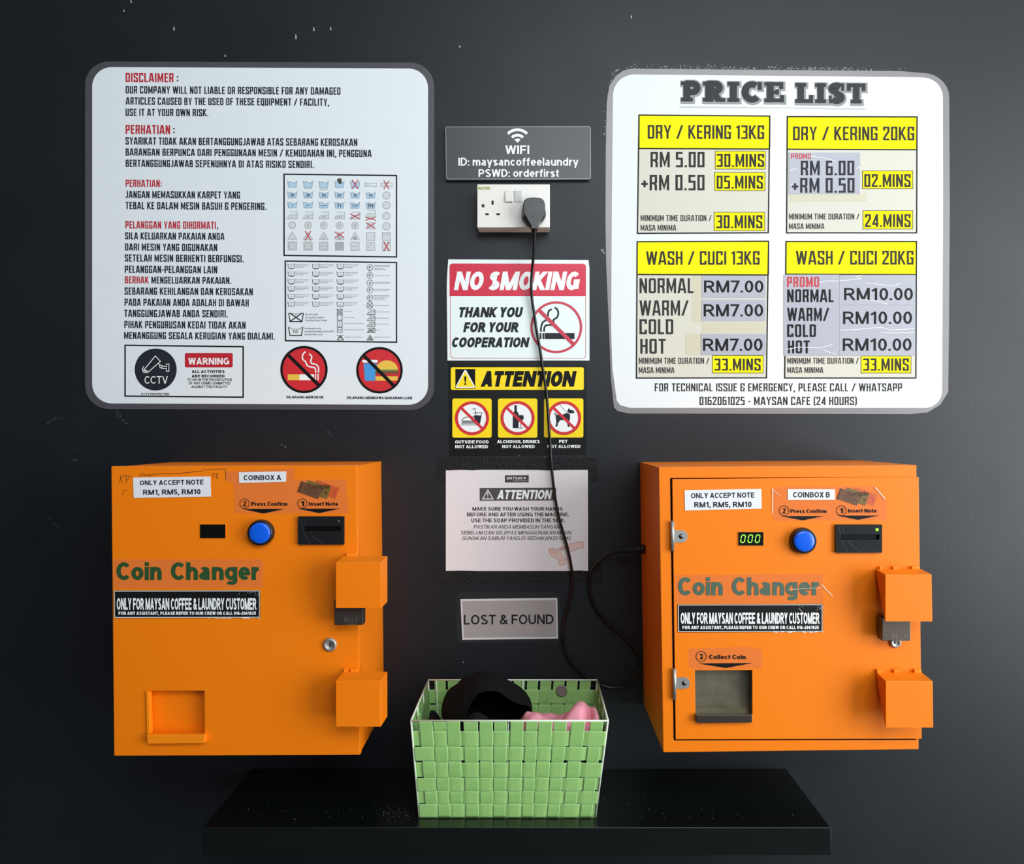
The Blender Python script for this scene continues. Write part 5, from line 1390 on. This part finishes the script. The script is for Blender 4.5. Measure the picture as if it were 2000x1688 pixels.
# crown: an ellipsoid shell opened round ax
side = (Vector((1, 0, 0)) - ax * ax.x).normalized(); up = Vector((0, 0, 1)); up = (up - ax * up.dot(ax) - side * up.dot(side)).normalized()
rows = []
for i in range(N + 1):
    row = []
    for j in range(M_):
        ph = 2 * math.pi * j / M_
        t0 = R(51 + 13 * math.exp(-((ph - R(118)) / .72) ** 2) - 12 * math.exp(-((ph - R(48)) / .5) ** 2)); th = t0 + (math.pi - t0) * i / N
        v = ax * math.cos(th) + (side * math.cos(ph) + up * math.sin(ph)) * math.sin(th)
        wob = 1 + .025 * math.sin(3 * ph + 1.2) * math.sin(th) + .02 * math.sin(5 * v.x * 3 + 4 * v.z)
        el = math.atan2(max(v.z, 0), abs(v.x) + 1e-6)
        row.append(c + Vector((v.x * rx, v.y * ry_, v.z * rz)) * wob * (1 - .095 * math.sin(2 * el) ** 2))
    rows.append(row)
mb.grid(rows, 'black_cloth', cu=True)
cr = mb.build('crown', cap); so = cr.modifiers.new('thickness', 'SOLIDIFY'); so.thickness = .002; so.offset = -1
mb = MB(); mb.tube(rows[0] + [rows[0][0]], .0016, 'black_cloth', 8); mb.build('hem', cap)
mb = MB()
rows = []
for i in range(9):
    u = i / 8 * 2 - 1; row = []
    for j in range(6):
        v = j / 5
        row.append(W(930 + u * 26 * (1 - .25 * v), 1390 + 14 * abs(u) ** 1.6 + 20 * v, .165 + .028 * v))
    rows.append(row)
mb.grid(rows, 'grey_cloth'); br = mb.build('brim', cap); so = br.modifiers.new('thickness', 'SOLIDIFY'); so.thickness = .003

def sheet(name, label_, cat, m, x0, x1, d0, d1, zf, nx, ny, loc, front=None):
    """a draped cloth: heights zf(u, v) in metres over a patch inside the basket"""
    o = thing(name, label_, cat, loc)
    mb = MB(); rows = []
    for i in range(ny + 1):
        v = i / ny; row = []
        for j in range(nx + 1):
            u = j / nx
            X = x0 + (x1 - x0) * u; Y = -(d0 + (d1 - d0) * v)
            row.append(Vector((X, Y, zf(u, v))))
        rows.append(row)
    if front:
        last = rows[-1]
        for q in range(1, front[0] + 1):
            rows.append([p + Vector((0, .19, -1)) * (front[1] * q * (.12 + .88 * max(0, min(1, (i / nx - .55) * 8)))) for i, p in enumerate(last)])
    mb.grid(rows, m)
    ob = mb.build('cloth', o)
    so = ob.modifiers.new('thickness', 'SOLIDIFY'); so.thickness = .0025; so.offset = -1
    smooth_obj(ob, 1)
    return o
def gs(x, c_, w): return math.exp(-((x - c_) / w) ** 2)
rimz = ZT
sheet('black_cloth', 'rumpled black cloth lying low in the green basket, beneath the cap', 'cloth', 'black_cloth', Tl + .018, Tr - .022, .035, .200,
      lambda u, v: rimz - .104 + .006 * math.sin(9 * u + 3 * v) + .074 * gs(u, .02, .085) * gs(v, .52, .42) + .005 * math.sin(17 * u - 8 * v) + .022 * gs(u, .70, .07) * gs(v, .32, .2), 40, 20, W(960, 1500, .12))
# the pink garment: two soft rolls and a flat fold, bulging against the front panel
xa, xb = bx(1015, kF * .985), bx(1174, kF * .99)
def g4(x, c_, w): return math.exp(-abs((x - c_) / w) ** 3.2)
def pinkz(u, v):
    z = rimz - .024 + .002 * math.sin(6 * u + 4 * v)
    z += .017 * g4(u - .10 * (v - .6), .16, .145) * g4(v, .70, .34)
    w = u + .20 * (v - .5)
    z += .031 * (g4(w, .76, .11) if w > .76 else math.exp(-((w - .76) / .17) ** 2)) * g4(v, .50, .34)
    z += .020 * g4(u, .955, .085) * g4(v, .62, .36)
    z -= .013 * gs(u, .885, .03) * gs(v, .6, .3)
    z += .0012 * math.sin(30 * u + 12 * v)
    z -= .03 * gs(v, 0, .10) + .012 * gs(u, 0, .04) + .006 * gs(u, 1, .02)
    return z
sheet('pink_garment', 'crumpled pale pink garment in the right end of the green basket', 'garment', 'pink_cloth', xa, xb, .112, .222, pinkz, 56, 30, W(1100, 1440, .18), (4, .006))

# ------------------------------------------------------------------ small dirt, on the wall and the shelf
def speck(mb, x, y, r, m, d=0.0):
    n = random.randint(4, 6); a0 = random.random() * 6
    mb.flat([(x + math.cos(a0 + 6.283 * i / n) * r * random.uniform(.5, 1.2), y + math.sin(a0 + 6.283 * i / n) * r * random.uniform(.5, 1.2)) for i in range(n)], m, d, 3)
mb = MB()
for i in range(300):
    x = random.choice((random.gauss(1440, 90), random.uniform(1215, 1770), random.gauss(1600, 60))); 
    if 1210 < x < 1770: speck(mb, x, 133.5 - abs(random.gauss(0, 3.4)) + (x - 1232) * .009, random.choice((.5, .6, .8, 1.2)), 'chip_white')
for i in range(70):
    t_ = random.random(); speck(mb, 1212 - 30 * t_ ** .6 - abs(random.gauss(0, 2.5)), 136 + 130 * t_ ** 1.6, random.choice((.5, .7, 1.0)), 'chip_white')
for x, y, h_ in ((256, 3, 3), (242, 21, 2), (340, 56, 4), (578, 72, 5), (613, 57, 4), (646, 56, 3), (440, 109, 2), (898, 91, 2), (1233, 33, 3)):
    mb.flat([(x - .8, y - h_), (x + .6, y - h_), (x + 1.6, y + h_ * .8), (x + .4, y + h_), (x - 1.2, y + h_ * .8)], 'chip_white', 0, 3)
for i in range(16):
    speck(mb, random.uniform(20, 1980), random.uniform(820, 1660), random.uniform(.6, 1.1), 'scuff')
for pts in ([(1172, 487), (1179, 491), (1182, 498), (1178.5, 493.5)], [(1174, 486.5), (1180, 487.5), (1180, 488.6), (1176, 488)]): mb.flat(pts, 'chip_white', 0, 4)
for x, y in ((905, 1294), (557, 873), (551, 869), (1063, 892), (1015, 890)): speck(mb, x, y, 1.2, 'chip_white')
ob = mb.build('paint_chips'); ob['kind'] = 'stuff'; ob['label'] = 'tiny white paint chips flaking off the dark wall'; ob['category'] = 'paint chips'
mb = MB()
def smear(pts, w):
    for a, b in zip(pts, pts[1:]):
        n = max(2, int(math.hypot(b[0] - a[0], b[1] - a[1]) / 2))
        for i in range(n):
            u = (i + random.random()) / n; speck(mb, a[0] + (b[0] - a[0]) * u + random.gauss(0, w * .2), a[1] + (b[1] - a[1]) * u + random.gauss(0, w * .2), w * random.uniform(.2, .5), 'scuff')
for pts, w in (([(92, 832), (99, 822), (108, 817), (121, 818)], 5), ([(223, 814), (232, 808), (238, 815)], 6), ([(240, 822), (247, 829)], 7), ([(143, 876), (150, 874)], 4), ([(142, 897), (152, 901)], 6), ([(96, 1010), (104, 1022), (114, 1030)], 6), ([(640, 842), (648, 852)], 5), ([(20, 922), (36, 921)], 2), ([(1970, 1110), (1980, 1116)], 5), ([(1933, 1382), (1935, 1430)], 2)): smear(pts, w)
ob = mb.build('wall_scuffs'); ob['kind'] = 'stuff'; ob['label'] = 'faint grey scuff marks on the dark wall around the orange boxes'; ob['category'] = 'scuffs'
mb = MB()
def crumb(x, y, s):
    k = (y - CY) / ZS
    X = (x - CX) * P / k; dd = D * (1 - 1 / k)
    if dd > DS - .006: return
    c_ = Vector((X, -dd, zt)); a = random.random() * 6
    pts = [c_ + Vector((math.cos(a + q * 2.1) * s, math.sin(a + q * 2.1) * s, 0)) for q in range(3)]; top = c_ + Vector((0, 0, s * .9))
    for q in range(3): mb.face([pts[q], pts[(q + 1) % 3], top], 'crumb')
    mb.face(pts, 'crumb')
for i in range(60): crumb(random.gauss(765, 22), random.gauss(1588, 7), random.uniform(.0004, .0011))
for i in range(34): crumb(random.uniform(480, 740), random.gauss(1590, 10), random.uniform(.0004, .0009))
for x, y in ((1229, 1571), (1256, 1558), (1267, 1581), (1299, 1598), (1347, 1598), (1370, 1581), (1391, 1590), (1440, 1592), (1531, 1584), (1548, 1592), (1180, 1561), (1254, 1595), (1296, 1589), (1392, 1599), (1450, 1597)): crumb(x, y, .0011)
ob = mb.build('crumbs'); ob['kind'] = 'stuff'; ob['label'] = 'pale crumbs scattered on the black shelf'; ob['category'] = 'crumbs'
